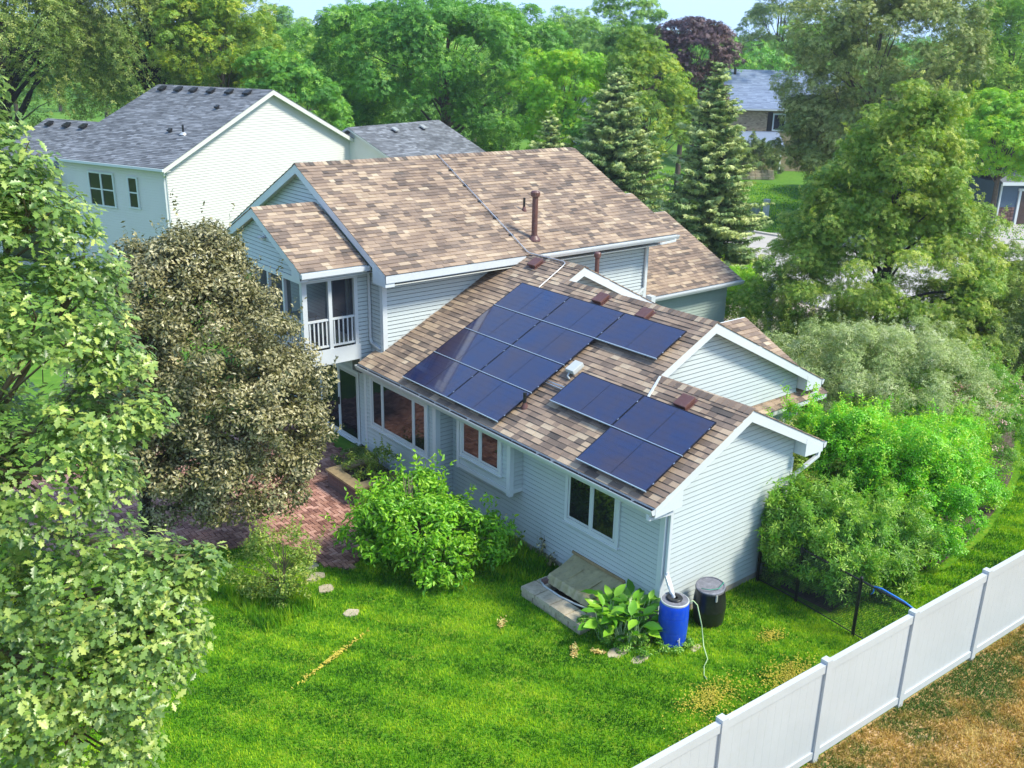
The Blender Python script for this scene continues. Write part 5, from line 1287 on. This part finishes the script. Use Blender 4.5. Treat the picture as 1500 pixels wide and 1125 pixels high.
# ---- lilac in front of the house
tree('lilac_bush', 'large bright green bush on the lawn in front of the box bay window', 'bush', (-2.55,4.9), 2.1,
     [((-2.5,4.7,.85),(.95,1.0,.85)),((-3.25,5.15,.85),(.62,.62,.75)),((-1.85,4.35,.85),(.62,.75,.72)),((-2.45,3.95,.55),(.75,.5,.5)),((-2.0,5.3,1.35),(.55,.6,.55)),((-1.15,3.85,.6),(.5,.55,.5)),((-3.0,4.7,1.35),(.38,.38,.45)),((-2.6,5.6,.9),(.7,.6,.7))],
     300, .22, 40, .12, OVAL, 'lilac_leaf', .05, seed=111, bark='twig', up=.5, nlimb=90, tops=6, rmin=.008, shoots=170, shoot_len=.5, flat=.8, lump=.34)
tree('small_bush', 'small olive green bush left of the stepping stones', 'bush', (-5.45,5.2), 1.4,
     [((-5.45,5.2,.95),(.55,.6,.9)),((-5.7,5.7,.6),(.6,.5,.6)),((-5.2,5.0,.6),(.4,.4,.6))], 120, .2, 46, .065, LEAF2, 'small_leaf', .025, seed=121, bark='twig', nlimb=50, tops=5, rmin=.005, shoots=60, shoot_len=.4)
tree('low_shrub', 'low dark green shrub by the patio door and corner board', 'bush', (-.95,10.15), .5,
     [((-1.0,10.1,.3),(.5,.38,.35)),((-.85,9.8,.28),(.35,.3,.3))], 60, .13, 40, .06, LEAF2, 'dark_leaf', .02, seed=131, bark='twig', nlimb=20, tops=4, rmin=.004)
tree('planter_shrub', 'feathery green plants growing in the capstone planter', 'plant', (-1.3,8.7), .9,
     [((-1.35,8.9,.62),(.42,.5,.28)),((-1.1,8.5,.75),(.4,.4,.4))], 60, .13, 36, .07, OVAL, 'small_leaf', .012, seed=135, bark='twig', nlimb=20, tops=3, rmin=.004, shoots=20, shoot_len=.3)
# ---- spruces
def spruce(label, x, y, H, R, seed, mat='spruce_needle', z0=.4, dens=1.0, name='spruce_tree', group='tall spruces behind the house'):
    t_ = thing(name, (x,y,0), label, 'tree', group); r = np.random.default_rng(seed)
    tb_ = MB(); tb_.tube([(x,y,-.1),(x,y,H*.5),(x+.05,y,H*.97)], [.20,.12,.02], 8)
    P, N, D, S, Tn = [], [], [], [], []
    z = z0
    while z < H*.985:
        f = 1-z/H; Rr = R*(f**.82)*r.uniform(.86,1.1)+.10; nb_ = max(4, int((7+f*6)*dens))
        a0 = r.uniform(0,6.28)
        zc = z
        for i in range(nb_):
            z = zc + r.uniform(-.16,.16)
            a = a0+2*np.pi*i/nb_+r.uniform(-.35,.35); L_ = Rr*r.choice([.62,.8,.95,1.05,1.22])*r.uniform(.9,1.1)
            d = np.array([np.cos(a), np.sin(a), 0]); s_ = np.array([-np.sin(a), np.cos(a), 0])
            q = max(3, int(L_/.13)); tt = np.linspace(.18,1,q)
            lift = .25*f
            pz = z - tt*L_*(.20+.25*f) + (tt**2.2)*L_*.30
            if L_ > .5: tb_.tube([(x,y,z),(x+d[0]*L_*.6,y+d[1]*L_*.6,float(np.interp(.6,tt,pz))),(x+d[0]*L_*.95,y+d[1]*L_*.95,float(pz[-1]))],[.022*L_/R+.01,.012,.004],4,cap=False)
            ctint = r.uniform(.1,.8)
            for side in (-1,1,0):
                pos = np.stack([x+d[0]*tt*L_, y+d[1]*tt*L_, pz], 1)
                wd = .42*(1-tt*.65)*min(1,L_/1.3)+.10
                ax = norm(d*(.75 if side else 1.)+s_*side*.85+np.array([0,0,-.35]) + r.normal(size=(q,3))*.16)
                pos = pos + ax*(wd*.45)[:,None]
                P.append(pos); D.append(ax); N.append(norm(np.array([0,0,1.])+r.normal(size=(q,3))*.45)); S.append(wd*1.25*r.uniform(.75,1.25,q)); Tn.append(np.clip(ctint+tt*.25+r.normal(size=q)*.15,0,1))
        z = zc + (.17+.16*f)/dens
    P, N, D, S, Tn = map(np.concatenate, (P,N,D,S,Tn))
    templ = sprig_needle
    o = bpy.data.objects.new('crown', crown_mesh('crown', P, N, S, templ, Tn, mat, D=D)); COL.objects.link(o); adopt(o, t_)
    tb_.build('trunk', 'bark', t_); return t_
def _sn():
    V, F = [], []
    for i, (px_, a, l) in enumerate(((-.5,0,1.),(-.3,.55,.6),(-.3,-.55,.6),(0,.5,.5),(0,-.5,.5))):
        c, s_ = math.cos(a), math.sin(a); k = len(V); w_ = .075
        V += [(px_,0,0),(px_+c*l*.5-s_*w_, s_*l*.5+c*w_, -.03),(px_+c*l, s_*l, -.06-.04*i),(px_+c*l*.5+s_*w_, s_*l*.5-c*w_, -.03)]
        F += [(k,k+1,k+2),(k,k+2,k+3)]
    return np.array(V), np.array(F)
sprig_needle = _sn()
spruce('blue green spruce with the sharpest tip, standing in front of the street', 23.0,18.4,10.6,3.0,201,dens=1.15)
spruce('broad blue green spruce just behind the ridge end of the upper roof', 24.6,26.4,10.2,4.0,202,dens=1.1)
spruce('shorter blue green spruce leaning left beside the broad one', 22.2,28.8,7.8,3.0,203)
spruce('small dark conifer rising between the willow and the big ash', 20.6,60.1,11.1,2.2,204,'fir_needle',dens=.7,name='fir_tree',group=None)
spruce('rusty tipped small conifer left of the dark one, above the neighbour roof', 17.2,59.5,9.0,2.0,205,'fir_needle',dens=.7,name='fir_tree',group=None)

# ---- middle and far trees: table driven
L3, L5, LS = SPRIG3, SPRIG5, SPRIGS
HB = [((18.6,6.6,3.4),(3.6,3.6,3.0)),((18.6,6.6,6.4),(2.1,2.1,3.0)),((17.6,7.6,5.2),(1.9,1.9,1.9)),((19.6,5.6,4.2),(2.1,2.1,2.0)),((17.0,7.9,3.0),(2.4,2.4,2.2)),((20.0,4.8,2.0),(2.3,2.3,1.7)),((18.2,6.0,7.6),(1.3,1.3,1.9)),((18.4,5.6,1.6),(3.0,3.0,1.5))]
TREES = [
 # name,label,x,y,z0,z1,w,nclump,rc,per,size,templ,mat,trunk,kw
 ('ash_tree','huge rounded green tree directly behind the upper roof',28.9,48.0,2.0,14.4,20.0,680,1.05,62,.37,L5,'maple_leaf',.45,dict(wy=15,k=9,nl=70,flat=.7)),
 ('ash_tree','narrow bright green tree leaning out on the right flank of the huge rounded tree',29.6,36.0,3.5,11.0,5.4,150,.7,50,.30,L5,'lime_leaf',.2,{}),
 ('linden_tree','big grey green linden rising behind the yellow green hornbeam',47.8,25.6,1.5,15.6,12.4,620,.80,60,.28,L5,'linden_leaf',.4,dict(k=8,nl=60,flat=.75)),
 ('linden_tree','lower grey green tree left of the linden, beside the far brick house',45.4,27.2,2.4,8.6,5.6,170,.7,50,.28,L5,'linden_leaf',.2,{}),
 ('hornbeam_tree','wide yellow green tree with pale seed clusters at the turning circle',18.6,6.6,.2,9.5,8.2,900,.50,75,.16,L5,'hornbeam_leaf',.22,dict(k=9,nl=60,bark='bark_dark',shoots=260,shoot_len=.7,lump=.28)),
 ('hornbeam_tree','dark green leafy tree at the right edge below the driveway',23.6,3.0,.1,4.3,6.4,380,.5,65,.17,L5,'small_leaf',.16,dict(nl=60,bark='bark_dark')),
 ('dogwood_shrub','mounded variegated grey green shrub right of the middle gable',12.3,2.5,0,3.7,5.8,520,.34,80,.105,L3,'dogwood_leaf',.05,dict(k=7,nl=60,tops=6,shoots=160,shoot_len=.4,rmin=.008)),
 ('viburnum_shrub','bright green shrub next to the rear downspouts',7.0,.7,0,3.0,2.6,240,.27,50,.15,L3,'bright_leaf',.04,dict(nl=40,tops=5,rmin=.008)),
 ('hydrangea_shrub','bright green shrub mound in the bed, nearest the strip of side lawn',7.2,-.95,0,2.5,3.0,330,.28,52,.155,L3,'bright_leaf',.04,dict(nl=50,tops=6,rmin=.008)),
 ('hydrangea_shrub','bright green shrub behind the sumac, below the variegated shrub',9.6,-.35,0,2.2,3.0,240,.28,50,.155,L3,'bright_leaf',.04,dict(nl=40,tops=6,rmin=.008)),
 ('sumac_shrub','green shrub with long drooping leaves pressed against the chain link fence',4.1,-1.25,.0,1.9,2.1,150,.30,46,.20,LS,'walnut_leaf',.04,dict(nl=40,tops=5,rmin=.008,droop=.3)),
 ('sumac_shrub','olive green shrub with long leaves between the chain link fence and the mound',5.3,-1.35,0,1.5,1.9,120,.28,42,.18,LS,'walnut_leaf',.04,dict(nl=30,tops=5,rmin=.008,droop=.3)),
 ('sumac_shrub','narrow long leafed shrub in the corner where the chain link fence meets the gable wall',3.6,-.6,.0,2.0,1.3,90,.28,44,.20,LS,'walnut_leaf',.03,dict(nl=30,tops=5,rmin=.008,droop=.3)),
 ('elder_shrub','dark green shrub at the right edge above the pink flowers',19.5,1.6,0,3.1,3.6,190,.36,55,.14,L3,'dark_leaf',.06,dict(nl=30,tops=4)),
 ('elder_shrub','green shrub in shade right of the variegated shrub',16.2,2.6,0,2.6,3.0,170,.34,52,.13,L3,'small_leaf',.06,dict(nl=30,tops=4)),
 ('spirea_shrub','loose leafy shrub filling the gap behind the middle gable downspout',5.9,1.3,0,2.2,2.2,130,.26,44,.13,L3,'small_leaf',.03,dict(nl=30,tops=5,rmin=.008)),
 ('spirea_shrub','fresh green shrub tucked under the variegated shrub',8.9,1.0,0,2.0,2.6,170,.26,46,.14,L3,'walnut_leaf',.03,dict(nl=30,tops=5,rmin=.008)),
 ('spirea_shrub','fresh green shrub between the two bright mounds and the pink flowers',11.4,.7,0,1.9,2.6,170,.26,46,.14,L3,'bright_leaf',.03,dict(nl=30,tops=5,rmin=.008)),
 ('spirea_shrub','mid green shrub behind the pink flower heads',14.9,1.6,0,2.3,3.0,170,.28,46,.14,L3,'walnut_leaf',.03,dict(nl=30,tops=5,rmin=.008)),
 ('joe_pye_plant','tall flowering clump with dusty pink heads at the right edge',12.9,.25,0,1.9,3.0,200,.27,42,.12,L3,'walnut_leaf',.03,dict(nl=20,tops=5,rmin=.006)),
 ('forsythia_bush','bright green bush in front of the green garage wall',18.0,13.1,0,2.6,3.4,190,.34,46,.16,L3,'lime_leaf',.04,dict(nl=30,tops=5,shoots=40)),
 ('juniper_bush','dark green low bush under the hornbeam beside the paver driveway',14.6,7.3,0,2.2,3.6,200,.34,46,.14,L3,'small_leaf',.04,dict(nl=30,tops=5)),
 ('juniper_bush','feathery green low bush next to the entry gable roof',12.4,5.6,0,1.5,2.4,110,.28,46,.12,LS,'dark_leaf',.04,dict(nl=20,tops=5)),
 ('yellow_locust_tree','yellow tipped green tree behind the left spruces',33.1,32.0,3.0,12.0,5.8,170,.7,50,.30,L5,'yellow_leaf',.2,{}),
 ('plum_tree','dark purple leaved plum tree above the spruce tips',49.3,43.3,6.0,13.6,8.2,210,.8,50,.34,L5,'plum_leaf',.25,{}),
 ('cottonwood_tree','tall pale green cottonwood with visible trunks behind the blue grey roof',97.4,69.6,1.0,21.5,11.5,340,1.1,46,.40,L5,'willow_leaf',.35,dict(tops=3,nl=60,bark='bark')),
 ('locust_tree','vivid yellow green locust tree in front of the dark blue house',45.7,15.4,4.4,9.2,6.4,250,.7,50,.30,L5,'lime_leaf',.2,{}),
 ('weeping_willow','tall light green willow at the right edge against the sky',58.4,21.6,4.0,17.2,6.8,280,.8,50,.36,LS,'far_bright_leaf',.3,dict(droop=.9)),
 ('grey_willow','small silvery round tree at the far right edge',66.5,23.4,4.0,10.6,4.4,110,.7,44,.34,L5,'dogwood_leaf',.2,{}),
 ('maple_tree','dark blue green maple between the linden and the right edge willow',67.1,29.2,2.5,12.4,8.0,200,.9,46,.40,L5,'far_leaf',.3,{}),
 ('maple_tree','bushy mid green tree right above the neighbour ridge',14.6,43.0,2.0,10.6,6.2,200,.75,52,.30,L5,'maple_leaf',.25,{}),
 ('maple_tree','light green tree with feathery crown right of the dark willow',12.9,49.5,2.0,14.6,8.0,240,.85,50,.34,L5,'yellow_leaf',.25,dict(shoots=80,shoot_len=1.4)),
 ('silver_maple','huge dark willowy tree with bare arching limbs at the top left corner',1.4,55.6,4.5,18.5,13.5,480,.95,56,.34,LS,'willow_leaf',.5,dict(droop=.8,nl=120,bark='bark_dark',shell=.35)),
 ('silver_maple','tall drooping grey green tree behind the neighbour roof ridge',10.4,54.6,4.5,18.0,12.5,440,.95,54,.34,LS,'willow_leaf',.45,dict(droop=.9,nl=90,bark='bark_dark',shell=.35)),
 ('silver_maple','low leafy tree hanging over the left wing of the neighbour house',-8.6,32.0,1.5,8.0,5.2,200,.5,56,.20,LS,'willow_leaf',.2,dict(droop=.6,nl=50)),
 ('ash_tree','blue green tree behind the huge rounded one, just right of it',49.5,57.4,3.0,14.9,10.0,220,.95,46,.40,L5,'far_leaf',.3,{}),
 ('ash_tree','tall blue green tree standing above the yellow tipped one',49.4,50.5,3.0,15.4,6.6,180,.85,46,.38,L5,'far_leaf',.3,{}),
 ('ash_tree','blue green far tree top between conifer and rounded tree',42.7,103.7,3.0,16.0,11.0,180,1.2,42,.55,L5,'far_leaf',.35,{}),
 ('ash_tree','bright green far tree at the left shoulder of the rounded tree',36.0,76.0,3.0,13.2,12.0,220,1.0,44,.45,L5,'far_bright_leaf',.35,{}),
 ('birch_tree','slim light green tree in the gap left of the cottonwood',75.7,64.5,3.0,13.5,9.0,180,1.0,42,.50,L5,'far_bright_leaf',.3,{}),
 ('birch_tree','bright green tree right behind the far brick house',95.0,62.0,3.0,16.5,10.5,180,1.0,42,.46,L5,'far_bright_leaf',.3,{}),
 ('small_tree','dark bush in front of the far brick house porch',63.6,47.0,0,3.4,6.0,80,.55,40,.30,L5,'dark_leaf',.15,{}),
 ('small_tree','green tree crown right behind the ridge end of the upper roof',30.0,33.0,1.0,7.4,5.0,130,.65,46,.28,L5,'maple_leaf',.2,{}),
]
for i, (nm, lb, x, y, z0, z1, wd, nc_, rc, per, ls, tp, mt, tr, kw) in enumerate(TREES):
    per = int(per*1.35); ls *= 1.12
    if z0 < 1 and z1 < 4.5:
        kw.setdefault('lump', .5); kw.setdefault('shoots', 170); kw.setdefault('shoot_len', .5); kw.setdefault('flat', .8)
    kw = dict(kw); k_ = kw.pop('k',6); wy = kw.pop('wy',None); nl = int(kw.pop('nl',35)*.5)
    cat = 'tree' if nm.endswith('tree') or nm in ('weeping_willow','silver_maple','grey_willow') else ('plant' if nm.endswith('plant') else 'shrub')
    tree(nm, lb, cat, (x,y), z0+(z1-z0)*.8, HB if i == 3+1 else ell(x,y,z0,z1,wd,k_,seed=300+i,wy=wy), nc_, rc, per, ls, tp, mt, tr, seed=500+i*7, nlimb=nl, **kw)
# flower heads on the joe pye clump
jp = None
r = np.random.default_rng(9); P = []
for i in range(46):
    c = np.array([12.9+r.normal()*.9, .25+r.normal()*.6, 1.75+r.random()*.45]); P.append(c + r.normal(size=(26,3))*np.array([.10,.10,.045]))
for i in range(9):
    c = np.array([8.0+r.normal()*.7, -1.4+r.normal()*.5, 2.0+r.random()*.2]); P.append(c + r.normal(size=(20,3))*np.array([.08,.08,.04]))
P = np.vstack(P); me = crown_mesh('flower_heads', P, norm(rand_dirs(len(P), r)+[0,0,1.]), .07, LEAF2, r.random(len(P)), 'joe_flower')
o = bpy.data.objects.new('flower_heads', me); COL.objects.link(o); jpt = [q for q in bpy.data.objects if q.name == 'joe_pye_plant'][0]; adopt(o, jpt); o['kind'] = 'stuff'

# ---- far woods: individual crowns row upon row, then a hazy mass
def quick_tree(x, y, z1, wd, mat, seed, label, group='treetops on the horizon'):
    tree('distant_tree', label, 'tree', (x,y), z1*.8, ell(x,y,2.0,z1,wd,4,seed=seed), 60, wd*.13, 26, wd*.055, L5, mat, .3, seed=seed, nlimb=8, group=group)
rr_ = random.Random(5)
far_rows = []
for i in range(44):
    a = math.radians(-2 + i*1.86 + rr_.uniform(-.4,.4)); D_ = rr_.uniform(108,190)
    far_rows.append((CAM_P.x+math.sin(a)*D_, CAM_P.y+math.cos(a)*D_, D_))
for i, (x, y, D_) in enumerate(far_rows):
    quick_tree(x, y, rr_.uniform(11,14.5)+(D_-108)*.02, rr_.uniform(9,14), rr_.choice(['far_leaf','far_leaf','far_bright_leaf','maple_leaf']), 900+i, 'distant rounded tree in the belt of treetops below the skyline')
# continuous far wood behind the belt
P = []; r = np.random.default_rng(55)
for i in range(420):
    a = math.radians(r.uniform(-12,92)); D_ = r.uniform(200,420); c = np.array([CAM_P.x+math.sin(a)*D_, CAM_P.y+math.cos(a)*D_, 0]); h = r.uniform(11,16)+(D_-200)*.025; w_ = r.uniform(5,9)
    d = rand_dirs(150, r); d[:,2] = np.abs(d[:,2]); P.append(c + d*np.array([w_,w_,h*.55])*r.uniform(.75,1,(150,1)) + [0,0,h*.45])
P = np.vstack(P); me = crown_mesh('far_woods', P, norm(rand_dirs(len(P), r)*.7+[-.2,-.3,.8]), 2.6, L5, np.repeat(r.random(420),150)*.6+r.random(len(P))*.4, 'far_leaf')
o = bpy.data.objects.new('far_woods', me); COL.objects.link(o); o['kind'] = 'stuff'; o['label'] = 'mass of hazy woodland along the horizon'
MB().add([(CAM_P.x+math.sin(a)*210, CAM_P.y+math.cos(a)*210, 0) for a in np.linspace(-.3,1.7,40)] + [(CAM_P.x+math.sin(a)*420, CAM_P.y+math.cos(a)*420, 17) for a in np.linspace(-.3,1.7,40)], [(i,i+1,i+41,i+40) for i in range(39)]).build('hills', 'far_grass', None, kind='structure')

# ---- lawns: grass blades
def grass(name, poly, n, h, mat, seed, holes=(), z=0., wdt=.011, label=None, fn=None, lean=.5):
    r = np.random.default_rng(seed); xs = [p[0] for p in poly]; ys = [p[1] for p in poly]
    x = r.uniform(min(xs), max(xs), n); y = r.uniform(min(ys), max(ys), n)
    k = np_inpoly(x, y, poly)
    for hp in holes: k &= ~np_inpoly(x, y, hp)
    # thin spots
    q = np.sin(x*3.1+np.sin(y*2.3)*1.3)*np.sin(y*2.7+np.cos(x*1.9))
    x, y = x[k], y[k]; q = q[k]; m_ = len(x)
    a = r.uniform(0,6.28,m_); hh = h*r.uniform(.5,1.3,m_); ln = hh*lean*r.uniform(.2,1.2,m_); b_ = r.uniform(0,6.28,m_)
    w_ = wdt*r.uniform(.7,1.3,m_)
    V = np.empty((m_,3,3)); V[:,0] = np.stack([x-np.cos(a)*w_, y-np.sin(a)*w_, np.full(m_,z-.01)],1); V[:,1] = np.stack([x+np.cos(a)*w_, y+np.sin(a)*w_, np.full(m_,z-.01)],1)
    V[:,2] = np.stack([x+np.cos(b_)*ln, y+np.sin(b_)*ln, z+hh],1)
    pt_ = .5+.26*np.sin(x*1.15+y*.55+np.sin(y*1.3)*1.1)*np.sin(y*1.6-x*.35) + .17*np.sin((x*.83+y*.56)*8.5+.8*np.sin(x*.9)) + .16*np.sin(x*4.3+3*np.sin(y*2.2))*np.sin(y*5.1+2*np.cos(x*3.3))
    tint = np.clip(pt_ + r.normal(size=m_)*.17, 0, 1)
    hs = np.modf(np.abs(np.sin(np.floor(x/.075)*12.9898+np.floor(y/.075+np.floor(x/.075)*.5)*78.233)*43758.5453))[0]
    tint = np.clip(tint*1.25-.12 + (hs-.5)*.42, 0, 1)
    if fn is not None: tint = fn(x, y, tint)
    me = np_mesh(name, V.reshape(-1,3), np.arange(m_*3).reshape(-1,3), tint, mat)
    o = bpy.data.objects.new(name, me); COL.objects.link(o); o['kind'] = 'stuff'
    if label: o['label'] = label
    return o
housep = [(-.03,-.03),(4.0,-.03),(4.0,2.4),(7.7,2.4),(7.7,12),(-.55,12),(-.55,6.85),(-.03,6.85)]
bed1 = [(-.02,3.0),(-.45,3.0),(-.8,4.2),(-1.3,5.6),(-1.6,7.0),(-2.1,7.2),(-1.75,8.0),(-.52,8.0),(-.52,6.87),(-.02,6.87)]
wellp = [(-1.44,.68),(0,.68),(0,2.55),(-1.44,2.55)]
lawnp = [(-9.5,-3.9),(2.8,-4.25),(3.0,-.0),(0,0),(0,7),(-1.6,8),(-4.4,8.4),(-12,10.5),(-12.5,-2)]
bed2 = BED2
soilp = [(-1.22-.3,-.15),(-1.22,-.3),(-.95,-.15),(-1.22,0)]
grass('grass', lawnp, 430000, .055, 'grass_blade', 61, holes=(housep, patio_poly, wellp, soilp), label='mown green lawn with yellow green patches')
grass('grass', [(2.75,-4.25),(3.05,-1.9),(4.7,-1.9),(6.9,-2.4),(9,-2.2),(11,-1.75),(13.3,-1.1),(17.5,.7),(24,2),(24,-5.1),(12,-4.75)], 210000, .06, 'grass_blade', 62, wdt=.014, label='strip of side lawn along the white fence')
grass('tall_grass', bed1, 5200, .22, 'grass_blade', 63, label='unmown grass and weeds at the foot of the house wall')
grass('tall_grass', [(-1.5,3.0),(-.1,2.7),(-.1,4.4),(-1.2,5.2)], 5200, .16, 'grass_blade', 64, label='longer grass between the green bush and the window well')
grass('tall_grass', [(-6.2,4.4),(-4.9,4.6),(-4.9,5.9),(-6.3,6.4)], 4200, .22, 'grass_blade', 68, label='long grass around the small olive bush')
grass('grass', [(26,-1),(62,6),(60,60),(28.5,75),(20,18),(26,14)], 90000, .10, 'grass_blade', 66, holes=(road,), wdt=.05, label='lawns along the street')
dryfn = lambda x, y, t: np.clip(.56 - .55*np.exp(-((y-fy(x))+.45)**2/.5) + .34*np.sin(x*1.9+y+np.sin(y*3.1))*np.sin(y*2.3-x*.9) + .16*np.sin(x*6.1+2*np.sin(y*4))*np.sin(y*7.3) + (t-.5)*.45, 0, 1)
grass('dry_grass', [(-6,-3.92),(9,-4.62),(9,-9),(-6,-9)], 170000, .06, 'dry_blade', 67, fn=dryfn, label='patchy straw coloured grass outside the fence', lean=1.2)
for i, (x, y, rx, ry, l) in enumerate([(.75,-2.6,.45,.28,'yellowed dry patch in the lawn toward the white fence'),(1.5,-1.6,.22,.13,'small dry patch right of the black barrel'),(-.9,-2.1,.5,.22,'worn yellow patch in front of the hose end'),(-1.6,-2.9,.7,.25,'long worn yellow patch near the bottom of the fence')]):
    r = np.random.default_rng(i+170); n = int(900*rx*ry/.1); P = np.stack([x+r.normal(size=n)*rx*.75, y+r.normal(size=n)*ry*.75, .03+r.random(n)*.03],1)
    me = crown_mesh('straw', P, norm(rand_dirs(n, r)*.5+[0,0,1.]), .045, LEAF2, .1+.7*r.random(n), 'grass_dry'); o = bpy.data.objects.new('dry_patch', me); COL.objects.link(o); o['kind'] = 'stuff'; o['label'] = l
# straw clippings on the lawn
for i, (x, y, a, L_, l) in enumerate([(-1.9,.35,.9,.34,'straw coloured clipping strip left of the window well corner'),(-1.55,.05,-1.0,.26,'second straw clipping beside the first near the window well'),(-2.4,1.9,.8,.3,'straw clipping out in the middle of the lawn'),(-5.6,2.9,.35,1.5,'long yellow line of dry clippings near the oak leaves')]):
    r = np.random.default_rng(i+70); n = int((45 if i == 3 else 90)*L_/.3); tt = r.normal(size=n)*.3*L_; P = np.stack([x+np.cos(a)*tt+r.normal(size=n)*.035, y+np.sin(a)*tt+r.normal(size=n)*.03, .035+r.random(n)*.03],1)
    me = crown_mesh('straw', P, norm(rand_dirs(n, r)*.5+[0,0,1.]), .06, LEAF2, (.6+.4*r.random(n) if i == 3 else r.random(n)), 'grass_dry' if i == 3 else 'straw'); o = bpy.data.objects.new('dry_clippings', me); COL.objects.link(o); o['kind'] = 'stuff'; o['label'] = l

# ---- plants by the wall
def big_leaf_plant():
    t_ = thing('horseradish_plant', (-.75,.25,0), 'leafy plant with big glossy upright leaves beside the window well', 'plant')
    r = np.random.default_rng(88); k = 0
    OV2 = oval_leaf(1.35); ms = [np_mesh('leaf', OV2[0], OV2[1], np.full(len(OV2[1]), q/5.), 'big_leaf') for q in range(6)]
    st = MB()
    for c in ((-.78,.55,22),(-.55,.22,22),(-.95,.12,20),(-.62,-.14,18),(-1.10,.36,16),(-.36,.08,16),(-.85,-.12,14),(-.5,.5,12)):
        for i in range(c[2]):
            a = r.uniform(0,6.28); rad = r.uniform(.04,.30); h = r.uniform(.25,.72)*(1-.5*rad); s_ = r.uniform(.22,.40)
            b0 = np.array([c[0]+r.normal()*.05, c[1]+r.normal()*.05, 0.]); p = b0 + np.array([np.cos(a)*rad, np.sin(a)*rad, h])
            D_ = np.array([np.cos(a)*.8, np.sin(a)*.8, r.uniform(-.1,.8)]); D_ /= np.linalg.norm(D_); N_2 = np.array([0,0,1.])+r.normal(size=3)*.3 - np.array([np.cos(a),np.sin(a),0])*.3; N_2 -= D_*N_2.dot(D_); N_2 /= np.linalg.norm(N_2); B_ = np.cross(N_2, D_)
            Mx = Matrix(((D_[0]*s_,B_[0]*s_,N_2[0]*s_,p[0]),(D_[1]*s_,B_[1]*s_,N_2[1]*s_,p[1]),(D_[2]*s_,B_[2]*s_,N_2[2]*s_,p[2]),(0,0,0,1)))
            inst('leaf', ms[r.integers(0,6)], Mx, t_); st.tube([tuple(b0), tuple((b0+p)/2+np.array([0,0,.05])), tuple(p)], [.008,.006,.004], 4, cap=False)
    st.build('stems', 'hose_green', t_)
big_leaf_plant()
tree('ground_ivy','low mat of small green leaves around the base of the blue barrel','plant',(-.55,-.35),.12,[((-.7,-.25,.06),(.55,.35,.12)),((-.25,-.75,.06),(.35,.2,.1)),((-1.2,.55,.12),(.22,.4,.2))],90,.10,34,.055,LEAF2,'walnut_leaf',.006,seed=701,bark='twig',nlimb=6,rmin=.003)
def weed(x, y, h, label, seed, mat='small_leaf', n=70):
    t_ = thing('weed', (x,y,0), label, 'weed', None); r = np.random.default_rng(seed); st = MB(); P = []
    for i in range(5):
        a = r.uniform(0,6.28); hh = h*r.uniform(.6,1.1); tp = np.array([x+np.cos(a)*hh*.22, y+np.sin(a)*hh*.22, hh]); st.tube([(x,y,0),tuple((np.array([x,y,0])+tp)/2+r.normal(size=3)*.02),tuple(tp)],[.007,.005,.002],4,cap=False)
        tt = r.uniform(.2,1,n//5); P.append(np.array([x,y,0])+(tp-[x,y,0])*tt[:,None]+r.normal(size=(n//5,3))*.045)
    P = np.vstack(P); o = bpy.data.objects.new('leaves', crown_mesh('leaves', P, norm(rand_dirs(len(P), r)+[0,0,.8]), .085, LEAF2, r.random(len(P)), mat)); COL.objects.link(o); adopt(o, t_)
    st.build('stem', 'twig', t_)
weed(-.12,3.35,.85,'tall dry weed against the wall left of the near double window',801,'bronze_leaf')
weed(-.25,4.0,.55,'yellowing weed on the soil strip below the wall',802,'yellow_leaf',90)
weed(-.32,4.7,.6,'brownish weed beside the wall right of the green bush',803,'bronze_leaf')
weed(-.5,5.3,.6,'green weed half hidden behind the big green bush',804)
weed(-1.1,4.0,.4,'pale yellow seedling in the long grass by the green bush',805,'yellow_leaf',60)
weed(-.2,2.95,.35,'low brown weed tuft at the far end of the well cover',806,'bronze_leaf')

# ================================================================== AIR
hz = MB().box(-60,-60,-1.5,480,520,36.0)
m = bpy.data.materials.new('haze_air'); m.use_nodes = True; nt = m.node_tree; nt.nodes.clear()
vo = nt.nodes.new('ShaderNodeVolumePrincipled'); vo.inputs['Color'].default_value = (.86,.92,1,1); vo.inputs['Density'].default_value = .00045; vo.inputs['Anisotropy'].default_value = .3
ot = nt.nodes.new('ShaderNodeOutputMaterial'); nt.links.new(vo.outputs[0], ot.inputs['Volume']); MATS['haze_air'] = m
HAZE = True
if HAZE: hz.build('haze', 'haze_air', None, kind='stuff', label='thin bluish summer air')
